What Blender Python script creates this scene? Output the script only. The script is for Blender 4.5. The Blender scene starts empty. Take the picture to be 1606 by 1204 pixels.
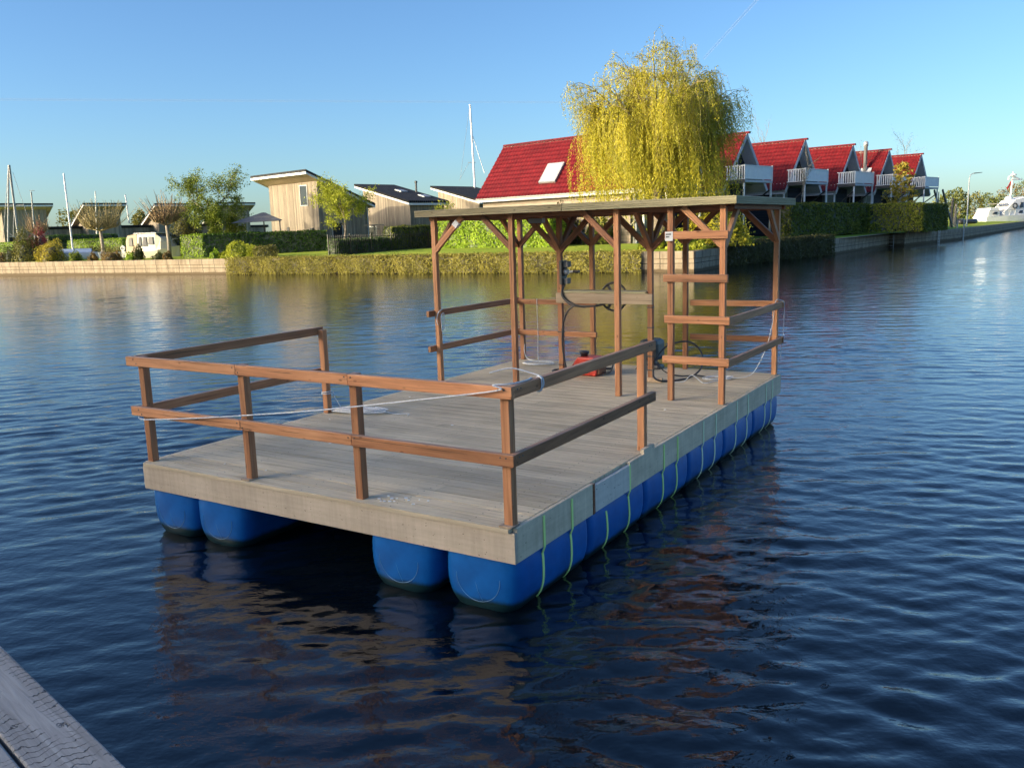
import bpy, bmesh, math, random
import numpy as np
from mathutils import Vector, Matrix
R = math.radians
rnd = random.Random(7)
rng = np.random.default_rng(11)
scene = bpy.context.scene
col = scene.collection

# ------------------------------------------------------------------ camera model (measured from the photograph)
F, PIT, ROL, H = 1351.0, .1769, -.0323, 2.3638
cp, sp, cr, sr = math.cos(PIT), math.sin(PIT), math.cos(ROL), math.sin(ROL)
def ray(px, py):
    u0, v0 = px - 803, py - 602
    u, v = u0*cr + v0*sr, -u0*sr + v0*cr
    return Vector((u/F, cp - v/F*sp, -sp - v/F*cp))
def at(px, py, Y):
    r = ray(px, py); return r*(Y/r.y) + Vector((0, 0, H))
def atz(px, py, z):
    r = ray(px, py); return r*((z - H)/r.z) + Vector((0, 0, H))
def along(P, d, px, py):
    """distance t with P + t*d standing under the pixel column px (near height py)"""
    r = ray(px, py); k = r.x/r.y
    return (k*P.y - P.x)/(d.x - k*d.y)
cam = bpy.data.cameras.new('camera'); co = bpy.data.objects.new('camera', cam); col.objects.link(co)
cam.sensor_fit = 'HORIZONTAL'; cam.sensor_width = 36; cam.lens = F/1606*36; cam.clip_end = 12000; cam.clip_start = .05
rt, up, fw = Vector((1, 0, 0)), Vector((0, sp, cp)), Vector((0, cp, -sp))
X, Yv = rt*cr + up*sr, rt*(-sr) + up*cr
co.matrix_world = Matrix(((X.x, Yv.x, -fw.x, 0), (X.y, Yv.y, -fw.y, 0), (X.z, Yv.z, -fw.z, H), (0, 0, 0, 1)))
scene.camera = co

# ------------------------------------------------------------------ tagging and mesh helpers
def tag(o, label=None, cat=None, group=None, kind=None):
    if label: o['label'] = label
    if cat: o['category'] = cat
    if group: o['group'] = group
    if kind: o['kind'] = kind
    return o
def empty(name, loc=(0, 0, 0), rz=0.0, label=None, cat=None, group=None):
    o = bpy.data.objects.new(name, None); col.objects.link(o)
    o.location = loc; o.rotation_euler = (0, 0, rz); o.empty_display_size = .2
    return tag(o, label, cat, group)
def link(name, me, mat, parent=None, smooth=False, M=None):
    o = bpy.data.objects.new(name, me); col.objects.link(o)
    if mat is not None and not me.materials: me.materials.append(mat)
    if smooth: me.polygons.foreach_set('use_smooth', [True]*len(me.polygons))
    if parent is not None: o.parent = parent
    if M is not None: o.matrix_basis = M
    return o
class MB:
    def __init__(s): s.v = []; s.f = []
    def poly(s, pts, faces):
        n = len(s.v); s.v += [tuple(p) for p in pts]; s.f += [tuple(i + n for i in f) for f in faces]; return s
    def box(s, x0, x1, y0, y1, z0, z1, M=None):
        p = [Vector(q) for q in ((x0,y0,z0),(x1,y0,z0),(x1,y1,z0),(x0,y1,z0),(x0,y0,z1),(x1,y0,z1),(x1,y1,z1),(x0,y1,z1))]
        if M is not None: p = [M @ q for q in p]
        return s.poly(p, [(3,2,1,0),(4,5,6,7),(0,1,5,4),(1,2,6,5),(2,3,7,6),(3,0,4,7)])
    def bar(s, p0, p1, w, h, upv=(0, 0, 1)):
        M, L = frame(p0, p1, upv); return s.box(0, L, -w/2, w/2, -h/2, h/2, M)
    def prism(s, pts, ext):
        """closed polygon pts (3-D) extruded by vector ext"""
        n = len(pts); e = Vector(ext); a = [Vector(p) for p in pts]
        return s.poly(a + [p + e for p in a], [tuple(range(n))[::-1], tuple(range(n, 2*n))] + [(i, (i+1) % n, n + (i+1) % n, n + i) for i in range(n)])
    def tube(s, pts, r, n=6, r1=None, cap=True):
        pts = [Vector(p) for p in pts]; m = len(pts); rings = []; prev = None
        for i, p in enumerate(pts):
            d = (pts[min(i+1, m-1)] - pts[max(i-1, 0)])
            if d.length < 1e-9: d = Vector((0, 0, 1))
            d.normalize()
            if prev is None:
                a = d.cross(Vector((0, 0, 1)))
                if a.length < 1e-3: a = d.cross(Vector((1, 0, 0)))
            else: a = prev - d*prev.dot(d)
            if a.length < 1e-6: a = d.orthogonal()
            a.normalize(); prev = a; b = d.cross(a)
            rr = r if r1 is None else r + (r1 - r)*i/max(1, m-1)
            rings.append([p + (a*math.cos(2*math.pi*k/n) + b*math.sin(2*math.pi*k/n))*rr for k in range(n)])
        base = len(s.v)
        for ring in rings: s.v += [tuple(q) for q in ring]
        for i in range(m-1):
            for k in range(n):
                k2 = (k+1) % n; s.f.append((base+i*n+k, base+i*n+k2, base+(i+1)*n+k2, base+(i+1)*n+k))
        if cap:
            s.f.append(tuple(base + k for k in range(n))[::-1]); s.f.append(tuple(base + (m-1)*n + k for k in range(n)))
        return s
    def lathe(s, prof, n=12, c=(0, 0, 0)):
        base = len(s.v); m = len(prof)
        for r, z in prof:
            for k in range(n):
                a = 2*math.pi*k/n; s.v.append((c[0] + r*math.cos(a), c[1] + r*math.sin(a), c[2] + z))
        for i in range(m-1):
            for k in range(n):
                k2 = (k+1) % n; s.f.append((base+i*n+k, base+i*n+k2, base+(i+1)*n+k2, base+(i+1)*n+k))
        s.f.append(tuple(base + k for k in range(n))[::-1]); s.f.append(tuple(base + (m-1)*n + k for k in range(n)))
        return s
    def mesh(s, name):
        me = bpy.data.meshes.new(name); me.from_pydata(s.v, [], s.f); me.update(); return me
    def build(s, name, mat, parent=None, smooth=False, bevel=0, M=None):
        o = link(name, s.mesh(name), mat, parent, smooth, M)
        if bevel:
            b = o.modifiers.new('bevel', 'BEVEL'); b.width = bevel; b.segments = 2; b.limit_method = 'ANGLE'
        return o
def frame(p0, p1, upv=(0, 0, 1)):
    p0, p1, u = Vector(p0), Vector(p1), Vector(upv)
    x = (p1 - p0); L = x.length; x.normalize()
    y = u.cross(x)
    if y.length < 1e-4: y = Vector((1, 0, 0)).cross(x)
    y.normalize(); z = x.cross(y)
    return Matrix(((x.x, y.x, z.x, p0.x), (x.y, y.y, z.y, p0.y), (x.z, y.z, z.z, p0.z), (0, 0, 0, 1))), L
def beam(name, p0, p1, w, h, mat, parent, upv=(0, 0, 1), bev=.004):
    """a squared timber lying along its own local X"""
    M, L = frame(p0, p1, upv)
    return MB().box(0, L, -w/2, w/2, -h/2, h/2).build(name, mat, parent, bevel=bev, M=M)
def spline(pts, n=8):
    P = [Vector(p) for p in pts]; out = []
    for i in range(len(P)-1):
        a, b, c, d = P[max(i-1, 0)], P[i], P[i+1], P[min(i+2, len(P)-1)]
        for k in range(n):
            t = k/n
            out.append(.5*((2*b) + (c-a)*t + (2*a-5*b+4*c-d)*t*t + (3*b-a-3*c+d)*t**3))
    return out + [P[-1]]
def quads(name, V, mat, parent=None):
    """V: (n,4,3) array of free quads (leaves)"""
    n = len(V); me = bpy.data.meshes.new(name)
    me.vertices.add(n*4); me.vertices.foreach_set('co', V.reshape(-1).astype(np.float32))
    me.loops.add(n*4); me.loops.foreach_set('vertex_index', np.arange(n*4, dtype=np.int32))
    me.polygons.add(n); me.polygons.foreach_set('loop_start', np.arange(0, n*4, 4, dtype=np.int32))
    me.update(calc_edges=True); me.validate()
    return link(name, me, mat, parent)
def leaves_n(P, ln, wd, N, spread=.65):
    n = len(P); nn = N + rng.normal(size=(n, 3))*spread; nn /= np.linalg.norm(nn, axis=1, keepdims=True) + 1e-9
    d = np.cross(nn, rng.normal(size=(n, 3))); d /= np.linalg.norm(d, axis=1, keepdims=True) + 1e-9; s_ = np.cross(nn, d)
    k = rng.uniform(.6, 1.25, (n, 1)); l = d*ln*k; w = s_*wd*k*.5; P = P - l*.5
    return np.stack([P, P + l*.5 + w, P + l, P + l*.5 - w], 1)
def leaves(P, ln, wd, D=None, droop=0.0):
    """leaf rhombi at points P; D = preferred long direction"""
    n = len(P); d = rng.normal(size=(n, 3)) if D is None else D + rng.normal(size=(n, 3))*.45
    d[:, 2] -= droop; d /= np.linalg.norm(d, axis=1, keepdims=True) + 1e-9
    s_ = np.cross(d, rng.normal(size=(n, 3))); s_ /= np.linalg.norm(s_, axis=1, keepdims=True) + 1e-9
    k = rng.uniform(.6, 1.25, (n, 1)); l = d*ln*k; w = s_*wd*k*.5
    return np.stack([P, P + l*.5 + w, P + l, P + l*.5 - w], 1)
def grid_mesh(name, A):
    """A: (nu,nv,3)"""
    nu, nv, _ = A.shape; me = bpy.data.meshes.new(name)
    me.vertices.add(nu*nv); me.vertices.foreach_set('co', A.reshape(-1).astype(np.float32))
    i, j = np.meshgrid(np.arange(nu-1), np.arange(nv-1), indexing='ij'); b = (i*nv + j).ravel()
    q = np.stack([b, b+nv, b+nv+1, b+1], 1).astype(np.int32); n = len(q)
    me.loops.add(n*4); me.loops.foreach_set('vertex_index', q.ravel())
    me.polygons.add(n); me.polygons.foreach_set('loop_start', np.arange(0, n*4, 4, dtype=np.int32))
    me.update(calc_edges=True); return me

# ------------------------------------------------------------------ materials
class NT:
    def __init__(s, name):
        s.m = bpy.data.materials.new(name); s.m.use_nodes = True; s.t = s.m.node_tree
        s.b = s.t.nodes['Principled BSDF']; s.out = s.t.nodes['Material Output']
    def n(s, typ, **kw):
        nd = s.t.nodes.new(typ)
        for k, v in kw.items():
            if k in nd.inputs.keys() if isinstance(k, str) else False: nd.inputs[k].default_value = v
            else: setattr(nd, k, v)
        return nd
    def l(s, a, b): s.t.links.new(a, b)
    def math(s, op, a, b=None, c=None):
        nd = s.t.nodes.new('ShaderNodeMath'); nd.operation = op
        for i, x in enumerate((a, b, c)):
            if x is None: continue
            if isinstance(x, (int, float)): nd.inputs[i].default_value = x
            else: s.l(x, nd.inputs[i])
        return nd.outputs[0]
    def coord(s, scale=(1, 1, 1), kind='Object', rand=False):
        tc = s.t.nodes.new('ShaderNodeTexCoord'); mp = s.t.nodes.new('ShaderNodeMapping')
        s.l(tc.outputs[kind], mp.inputs['Vector']); mp.inputs['Scale'].default_value = scale
        if rand:
            oi = s.t.nodes.new('ShaderNodeObjectInfo'); vm = s.t.nodes.new('ShaderNodeVectorMath'); vm.operation = 'SCALE'
            vm.inputs[0].default_value = (17, 31, 23); s.l(oi.outputs['Random'], vm.inputs['Scale']); s.l(vm.outputs[0], mp.inputs['Location'])
        return mp.outputs[0]
    def noise(s, vec, scale, detail=4, rough=.55, dist=0):
        nd = s.t.nodes.new('ShaderNodeTexNoise'); s.l(vec, nd.inputs['Vector'])
        nd.inputs['Scale'].default_value = scale; nd.inputs['Detail'].default_value = detail
        nd.inputs['Roughness'].default_value = rough; nd.inputs['Distortion'].default_value = dist
        return nd.outputs['Fac']
    def ramp(s, fac, stops):
        nd = s.t.nodes.new('ShaderNodeValToRGB'); s.l(fac, nd.inputs['Fac']); e = nd.color_ramp.elements
        while len(e) < len(stops): e.new(.5)
        for x, (p, c) in zip(e, stops): x.position = p; x.color = (*c, 1) if len(c) == 3 else c
        return nd.outputs['Color']
    def mix(s, fac, a, b, mode='MIX'):
        nd = s.t.nodes.new('ShaderNodeMix'); nd.data_type = 'RGBA'; nd.blend_type = mode
        for sock, x in ((nd.inputs[0], fac), (nd.inputs[6], a), (nd.inputs[7], b)):
            if isinstance(x, (int, float)): sock.default_value = x
            elif isinstance(x, tuple): sock.default_value = (*x, 1) if len(x) == 3 else x
            else: s.l(x, sock)
        return nd.outputs[2]
    def bump(s, h, strength=.3, dist=.01, normal=None):
        nd = s.t.nodes.new('ShaderNodeBump'); s.l(h, nd.inputs['Height']); nd.inputs['Strength'].default_value = strength
        nd.inputs['Distance'].default_value = dist
        if normal is not None: s.l(normal, nd.inputs['Normal'])
        s.l(nd.outputs[0], s.b.inputs['Normal']); return nd.outputs[0]
    def base(s, c, rough=.6, spec=.5, metal=0):
        if isinstance(c, tuple): s.b.inputs['Base Color'].default_value = (*c, 1)
        else: s.l(c, s.b.inputs['Base Color'])
        s.b.inputs['Roughness'].default_value = rough; s.b.inputs['Specular IOR Level'].default_value = spec
        s.b.inputs['Metallic'].default_value = metal; return s.m
def lerp(a, b, t): return tuple(x + (y-x)*t for x, y in zip(a, b))

def plain(name, c, rough=.5, spec=.5, metal=0, var=.12, scale=9):
    t = NT(name); v = t.coord(); n = t.noise(v, scale, 4)
    return t.base(t.ramp(n, [(.3, lerp(c, (0, 0, 0), var)), (.7, lerp(c, (1, 1, 1), var*.4))]), rough, spec, metal)

def timber(name, c0, c1, c2, rough=.6):
    """sawn, stained timber; grain runs along local X"""
    t = NT(name); v = t.coord((1.6, 34, 34), rand=True); g = t.noise(v, 1.0, 6, .62, .6)
    v2 = t.coord((.9, 3, 3), rand=True); lo = t.noise(v2, 1.3, 3)
    grain = t.ramp(g, [(.28, c0), (.52, c1), (.78, c2)])
    oi = t.n('ShaderNodeObjectInfo'); k = t.math('MULTIPLY_ADD', oi.outputs['Random'], .62, .68)
    k2 = t.math('MULTIPLY', k, t.math('MULTIPLY_ADD', lo, .7, .65))
    colr = t.mix(1.0, grain, k2, 'MULTIPLY')
    vo = t.n('ShaderNodeTexVoronoi'); t.l(t.coord((4.2, 9, 9), rand=True), vo.inputs['Vector']); vo.inputs['Scale'].default_value = 1.5
    kn = t.ramp(vo.outputs['Distance'], [(.05, (0, 0, 0)), (.14, (1, 1, 1))])
    colr = t.mix(.75, colr, t.mix(kn, (.25, .2, .17), (1, 1, 1)), 'MULTIPLY')
    ck = t.noise(t.coord((.55, 46, 46), rand=True), 1.3, 3, .5, .8); colr = t.mix(t.ramp(ck, [(.655, (0, 0, 0)), (.675, (.85, .85, .85))]), colr, (.035, .02, .012))
    geo = t.n('ShaderNodeNewGeometry'); sn = t.n('ShaderNodeSeparateXYZ'); t.l(geo.outputs['Normal'], sn.inputs[0])
    up_ = t.math('MULTIPLY', t.math('MAXIMUM', sn.outputs['Z'], 0.0), t.math('MULTIPLY_ADD', lo, .8, .15)); colr = t.mix(up_, colr, t.mix(g, lerp(c1, (.22, .2, .18), .6), lerp(c2, (.46, .42, .38), .6)))
    r2 = t.math('FRACT', t.math('MULTIPLY', oi.outputs['Random'], 7.31)); colr = t.mix(t.math('MULTIPLY', r2, .38), colr, t.mix(1.0, colr, (.92, 1.12, 1.22), 'MULTIPLY'))
    t.bump(g, .4, .005); return t.base(colr, rough, .35)
M = {}
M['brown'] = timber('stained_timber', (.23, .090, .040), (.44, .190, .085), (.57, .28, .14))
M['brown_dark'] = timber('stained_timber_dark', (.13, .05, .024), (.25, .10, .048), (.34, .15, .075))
M['raw'] = timber('raw_pine', (.34, .24, .15), (.46, .34, .23), (.55, .43, .30))
M['roofwood'] = timber('weathered_decking', (.20, .17, .085), (.32, .275, .16), (.42, .365, .235), .75)

def deck_mat():
    t = NT('deck_boards'); v = t.coord((34, 1.5, 10)); g = t.noise(v, 1, 6, .6, .5)
    geo = t.n('ShaderNodeNewGeometry'); rp = geo.outputs['Random Per Island']
    c = t.ramp(g, [(.25, (.36, .295, .20)), (.5, (.61, .515, .36)), (.8, (.74, .64, .47))])
    c = t.mix(1, c, t.math('MULTIPLY_ADD', rp, .30, .86), 'MULTIPLY')
    st = t.noise(t.coord((1.1, 1.1, 1)), 1.6, 5, .6)
    c = t.mix(.55, c, t.ramp(st, [(.32, (.75, .73, .70)), (.60, (1.05, 1.04, 1.02))]), 'MULTIPLY')
    sp_ = t.noise(t.coord((3, 3, 1)), 14, 3, .7); c = t.mix(t.ramp(sp_, [(.70, (0, 0, 0)), (.76, (1, 1, 1))]), c, (.12, .10, .08))
    sx = t.n('ShaderNodeSeparateXYZ'); t.l(t.coord(), sx.inputs[0])
    fb = t.math('MULTIPLY', t.math('FRACT', t.math('DIVIDE', t.math('ADD', sx.outputs['X'], .016), 6.016/41)), 6.016/41)
    dx = t.math('MINIMUM', t.math('ABSOLUTE', t.math('SUBTRACT', fb, .035)), t.math('ABSOLUTE', t.math('SUBTRACT', fb, .106))); dy = None
    for yj in (.09, .34, .98, 1.8, 2.7, 3.3, 3.52):
        q = t.math('ABSOLUTE', t.math('SUBTRACT', sx.outputs['Y'], yj)); dy = q if dy is None else t.math('MINIMUM', dy, q)
    dd = t.math('SQRT', t.math('ADD', t.math('MULTIPLY', dx, dx), t.math('MULTIPLY', dy, dy))); c = t.mix(t.math('MULTIPLY', t.math('LESS_THAN', dd, .0055), .8), c, (.05, .045, .04))   # screw heads
    eg = t.math('MAXIMUM', t.math('LESS_THAN', fb, .006), t.math('GREATER_THAN', fb, .135)); c = t.mix(t.math('MULTIPLY', eg, .35), c, (.14, .12, .09))       # darker along the board edges
    w = t.math('SINE', t.math('MULTIPLY', sx.outputs['X'], 2*math.pi/.0183))
    b1 = t.bump(w, .5, .003)
    t.bump(g, .25, .003, b1); return t.base(c, .72, .3)
M['deck'] = deck_mat()
def ply(name, ca, cb, sc=1.0):
    t = NT(name); v = t.coord((1, 1, 1)); n1 = t.noise(v, 2.2*sc, 6, .65); n2 = t.noise(t.coord((1.5, 1.5, 26)), 1.2, 4, .6); n3 = t.noise(t.coord((26, 26, 1.2)), 1.1, 4, .6)
    c = t.ramp(n1, [(.25, ca), (.7, cb)])
    c = t.mix(.32, c, t.ramp(n2, [(.3, (.66, .65, .63)), (.65, (1.04, 1.03, 1.0))]), 'MULTIPLY')
    c = t.mix(.22, c, t.ramp(n3, [(.34, (.55, .54, .50)), (.6, (1, 1, 1))]), 'MULTIPLY')
    sp_ = t.noise(t.coord((7, 7, 11)), 5, 2, .6); c = t.mix(t.ramp(sp_, [(.68, (0, 0, 0)), (.73, (1, 1, 1))]), c, (.09, .08, .065))
    t.bump(n2, .2, .004); return t.base(c, .8, .25)
M['ply'] = ply('plywood_fascia', (.41, .34, .26), (.58, .495, .39))
M['ply_grimy'] = ply('plywood_fascia_grimy', (.52, .43, .30), (.80, .67, .49), 1.6)
M['ply_pale'] = ply('plywood_fascia_pale', (.56, .51, .44), (.76, .70, .62), 1.4)

def drum_mat():
    t = NT('blue_drum_plastic'); v = t.coord(); n = t.noise(v, 5, 5, .6)
    c = t.ramp(n, [(.3, (.001, .075, .28)), (.7, (.003, .12, .42))])
    sx = t.n('ShaderNodeSeparateXYZ'); t.l(v, sx.inputs[0])
    z = t.math('ADD', sx.outputs['Z'], t.math('MULTIPLY', n, .05))
    k = t.ramp(t.math('ADD', t.math('MULTIPLY', z, 5), 1.1), [(.34, (1, 1, 1)), (.52, (0, 0, 0))])   # algae band at the waterline
    c = t.mix(k, c, (.006, .028, .035))
    sc = t.noise(t.coord((2, 18, 18)), 4, 3, .7); c = t.mix(t.ramp(sc, [(.66, (0, 0, 0)), (.80, (.3, .3, .3))]), c, (.10, .26, .50))
    t.bump(n, .06, .01); return t.base(c, .42, .3)
M['drum'] = drum_mat()
M['strap'] = plain('lime_strap', (.70, .95, .30), .6, var=.04)
M['strap_pale'] = plain('faded_strap', (.86, .93, .60), .6, var=.04)
M['rope'] = plain('white_rope', (.74, .76, .78), .8, .2, var=.25, scale=60)
M['black'] = plain('black_rubber', (.014, .014, .016), .45, .5)
M['dark_metal'] = plain('dark_metal', (.05, .055, .06), .4, .5, .3)
M['grey_metal'] = plain('grey_metal', (.36, .37, .38), .35, .5, .6)
M['galv'] = plain('galvanised_steel', (.42, .44, .45), .45, .5, .4)
M['red_plastic'] = plain('red_plastic', (.60, .035, .012), .38, .5)
M['white'] = plain('white_paint', (.74, .75, .75), .45, .45, var=.08, scale=3)
M['cream'] = plain('cream_gelcoat', (.72, .66, .52), .35, .5, var=.06, scale=2)
M['canvas'] = plain('beige_canvas', (.55, .45, .31), .85, .1)
M['bluecover'] = plain('blue_cover', (.30, .40, .58), .8, .1)
M['greycanvas'] = plain('grey_canvas', (.17, .17, .175), .85, .1)
M['mast'] = plain('white_mast', (.78, .79, .80), .35, .5)
M['mast_grey'] = plain('grey_mast', (.28, .29, .30), .4, .5)
M['dark_board'] = None
M['box_grey'] = plain('box_grey', (.20, .19, .165), .6)
M['text'] = plain('black_print', (.02, .02, .02), .6)
M['concrete_post'] = plain('green_render', (.38, .42, .33), .8, .2)
def glass_mat():
    t = NT('window_glass'); t.base((.03, .035, .04), .06, .6); return t.m
M['glass'] = glass_mat()

def clad(name, ca, cb, width, axis='v', gap=.06, rough=.8):
    """timber cladding: per-board tone, dark joints and grain; boards upright (v) or lying (h)"""
    t = NT(name); tc = t.coord(); sx = t.n('ShaderNodeSeparateXYZ'); t.l(tc, sx.inputs[0])
    s_ = t.math('ADD', sx.outputs['X'], sx.outputs['Y']) if axis == 'v' else sx.outputs['Z']
    q = t.math('DIVIDE', s_, width); fl = t.math('FLOOR', q); fr = t.math('FRACT', q)
    wn = t.n('ShaderNodeTexWhiteNoise', noise_dimensions='1D'); t.l(fl, wn.inputs['W'])
    g = t.noise(t.coord((9, 9, .7) if axis == 'v' else (.7, .7, 9)), 1.6, 5, .6)
    c = t.ramp(g, [(.25, ca), (.72, cb)])
    c = t.mix(1, c, t.math('MULTIPLY_ADD', wn.outputs['Value'], .5, .70), 'MULTIPLY')
    j = t.math('LESS_THAN', fr, gap); c = t.mix(j, c, (.05, .045, .04))
    t.bump(t.math('SUBTRACT', 1.0, j), .6, .02); return t.base(c, rough, .2)
M['clad'] = clad('weathered_cladding', (.19, .16, .125), (.385, .325, .25), .17)
M['clad_h'] = clad('lying_cladding', (.20, .165, .13), (.33, .28, .22), .20, 'h', .08)
M['clad_dark'] = clad('dark_cladding', (.018, .022, .032), (.04, .046, .06), .2, 'h', .1)
M['clad_grey'] = clad('grey_cladding', (.12, .125, .12), (.19, .195, .185), .16, 'h', .1)
def shingle():
    t = NT('dark_shingles'); v = t.coord(); b = t.n('ShaderNodeTexBrick'); t.l(v, b.inputs['Vector'])
    b.inputs['Scale'].default_value = 2.2; b.inputs['Color1'].default_value = (.030, .032, .036, 1); b.inputs['Color2'].default_value = (.055, .056, .06, 1)
    b.inputs['Mortar'].default_value = (.012, .012, .014, 1); b.inputs['Mortar Size'].default_value = .03
    return t.base(b.outputs['Color'], .85, .2)
M['shingle'] = shingle()
def tile():
    t = NT('red_roof_tile'); v = t.coord(); n = t.noise(v, 1.2, 4); w = t.noise(t.coord((3.4, 2.8, 2.8)), 1.0, 1)
    c = t.ramp(n, [(.3, (.11, .006, .008)), (.7, (.175, .010, .013))])
    c = t.mix(.5, c, t.ramp(w, [(.35, (.7, .7, .7)), (.65, (1.1, 1.1, 1.1))]), 'MULTIPLY')
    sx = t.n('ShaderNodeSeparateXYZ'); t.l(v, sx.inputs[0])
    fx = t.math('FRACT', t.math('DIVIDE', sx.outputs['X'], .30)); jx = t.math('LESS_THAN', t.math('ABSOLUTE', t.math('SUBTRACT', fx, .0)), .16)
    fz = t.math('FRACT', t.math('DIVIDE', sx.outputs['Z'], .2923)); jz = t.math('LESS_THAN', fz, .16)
    c = t.mix(t.math('MULTIPLY', t.math('MAXIMUM', jx, jz), .62), c, (.05, .008, .008))  # dark tile edges and valleys, their shade put into the colour
    return t.base(c, .5, .2)
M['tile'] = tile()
M['soffit'] = plain('grey_soffit', (.50, .51, .52), .7, .2)
M['brick_grey'] = clad('grey_brick', (.16, .17, .15), (.25, .26, .235), .11, 'h', .12)

def leafmat(name, ca, cb, cc=None, tr=.35, rough=.55, alt=None):
    t = NT(name); geo = t.n('ShaderNodeNewGeometry')
    stops = [(0, ca), (1, cb)] if cc is None else [(0, ca), (.55, cb), (1, cc)]
    c = t.ramp(geo.outputs['Random Per Island'], stops)
    n = t.noise(t.coord((1, 1, 1)), .9, 3); c = t.mix(.8, c, t.ramp(n, [(.3, (.62, .66, .6)), (.7, (1.15, 1.12, 1.0))]), 'MULTIPLY')
    n4 = t.noise(t.coord((1, 1, .45)), .75, 3, .6); c = t.mix(t.ramp(n4, [(.50, (0, 0, 0)), (.66, (.55, .55, .55))]), c, lerp(ca, cb, .2) if alt is None else alt)
    t.base(c, rough, .25)
    ts = t.n('ShaderNodeBsdfTranslucent'); t.l(c, ts.inputs['Color']); mx = t.n('ShaderNodeMixShader'); mx.inputs[0].default_value = tr
    t.l(t.b.outputs[0], mx.inputs[1]); t.l(ts.outputs[0], mx.inputs[2]); t.l(mx.outputs[0], t.out.inputs['Surface']); return t.m
L = {}
L['willow'] = leafmat('willow_leaf', (.46, .41, .03), (.62, .54, .055), (.50, .50, .08), .45, alt=(.26, .28, .04))
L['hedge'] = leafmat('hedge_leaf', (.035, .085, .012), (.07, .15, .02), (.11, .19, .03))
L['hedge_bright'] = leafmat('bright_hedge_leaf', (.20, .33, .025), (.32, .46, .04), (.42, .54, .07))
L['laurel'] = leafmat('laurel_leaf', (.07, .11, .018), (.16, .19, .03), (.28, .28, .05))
L['laurel_lit'] = leafmat('sunlit_laurel_leaf', (.14, .19, .02), (.30, .33, .04), (.46, .42, .08))  # lighter copy of the laurel leaf, sunlight put into the colour
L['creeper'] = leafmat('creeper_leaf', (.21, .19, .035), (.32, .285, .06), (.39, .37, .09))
L['creeper_shaded'] = leafmat('creeper_shaded_leaf', (.075, .075, .03), (.11, .11, .04), (.15, .15, .06))  # darker copy of the creeper leaf, shade put into the colour
L['tree'] = leafmat('tree_leaf', (.10, .15, .015), (.22, .28, .035), (.36, .40, .06))
L['spring'] = leafmat('spring_leaf', (.28, .32, .025), (.42, .46, .045), (.52, .54, .08))
L['goldtree'] = leafmat('golden_leaf', (.30, .25, .03), (.42, .33, .05), (.48, .40, .08))
L['dark'] = leafmat('evergreen_leaf', (.035, .05, .012), (.07, .085, .02), (.12, .12, .03))
L['gold'] = leafmat('golden_shrub_leaf', (.36, .30, .025), (.54, .43, .05), (.46, .45, .08))
L['red'] = leafmat('red_shrub_leaf', (.16, .025, .03), (.26, .05, .06), (.36, .12, .13))
L['olive'] = leafmat('olive_shrub_leaf', (.10, .11, .025), (.19, .18, .045), (.28, .25, .08))
L['rust'] = leafmat('rust_shrub_leaf', (.20, .12, .04), (.28, .18, .07), (.22, .20, .06))
L['far'] = leafmat('far_leaf', (.12, .15, .04), (.20, .22, .06), (.27, .27, .10))
M['bark'] = plain('bark', (.16, .125, .085), .9, .1, var=.35, scale=14)
M['bark_pale'] = plain('pale_bark', (.30, .26, .19), .9, .1, var=.35, scale=14)
M['twig'] = plain('twig_bark', (.27, .19, .10), .9, .1)
M['twig_olive'] = plain('olive_twig_bark', (.30, .25, .11), .9, .1)
def core(name, c): return plain(name, c, .95, .05, var=.4, scale=3)
M['core'] = core('hedge_core', (.018, .030, .008)); M['core_brown'] = core('creeper_core', (.10, .085, .022)); M['core_bright'] = core('bright_hedge_core', (.05, .085, .012))

def ground_mat():
    t = NT('grass_ground'); v = t.coord(); a = t.noise(v, .35, 4); b = t.noise(v, 9, 5, .7)
    c = t.ramp(b, [(.3, (.21, .28, .03)), (.55, (.34, .42, .055)), (.8, (.46, .52, .10))])
    c = t.mix(.9, c, t.ramp(a, [(.3, (.66, .74, .6)), (.55, (1, 1, 1)), (.75, (1.2, 1.05, 1))]), 'MULTIPLY')
    t.bump(b, .8, .06); return t.base(c, .9, .1)
def quay_mat(name, ca, cb):
    t = NT(name); v = t.coord(); n = t.noise(v, 1.3, 6, .65); st = t.noise(t.coord((3.0, 3.0, .35)), 1.4, 5, .65)
    sx = t.n('ShaderNodeSeparateXYZ'); t.l(v, sx.inputs[0])
    c = t.ramp(n, [(.28, ca), (.7, cb)]); c = t.mix(.65, c, t.ramp(st, [(.33, (.5, .47, .42)), (.6, (1, 1, 1))]), 'MULTIPLY')
    fr = t.math('FRACT', t.math('DIVIDE', sx.outputs['X'], 1.18)); j = t.math('LESS_THAN', fr, .045)
    c = t.mix(j, c, (.08, .07, .055))
    hz_ = t.math('LESS_THAN', t.math('ABSOLUTE', t.math('SUBTRACT', sx.outputs['Z'], t.math('MULTIPLY_ADD', n, .03, .43))), .018); c = t.mix(hz_, c, (.07, .06, .045))
    k = t.ramp(t.math('ADD', sx.outputs['Z'], t.math('MULTIPLY', n, .16)), [(.20, (1, 1, 1)), (.28, (0, 0, 0))]); c = t.mix(k, c, (.10, .075, .045))
    t.bump(n, .3, .02); return t.base(c, .85, .2)
M['quay'] = quay_mat('quay_concrete', (.24, .195, .14), (.385, .325, .24))

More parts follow.
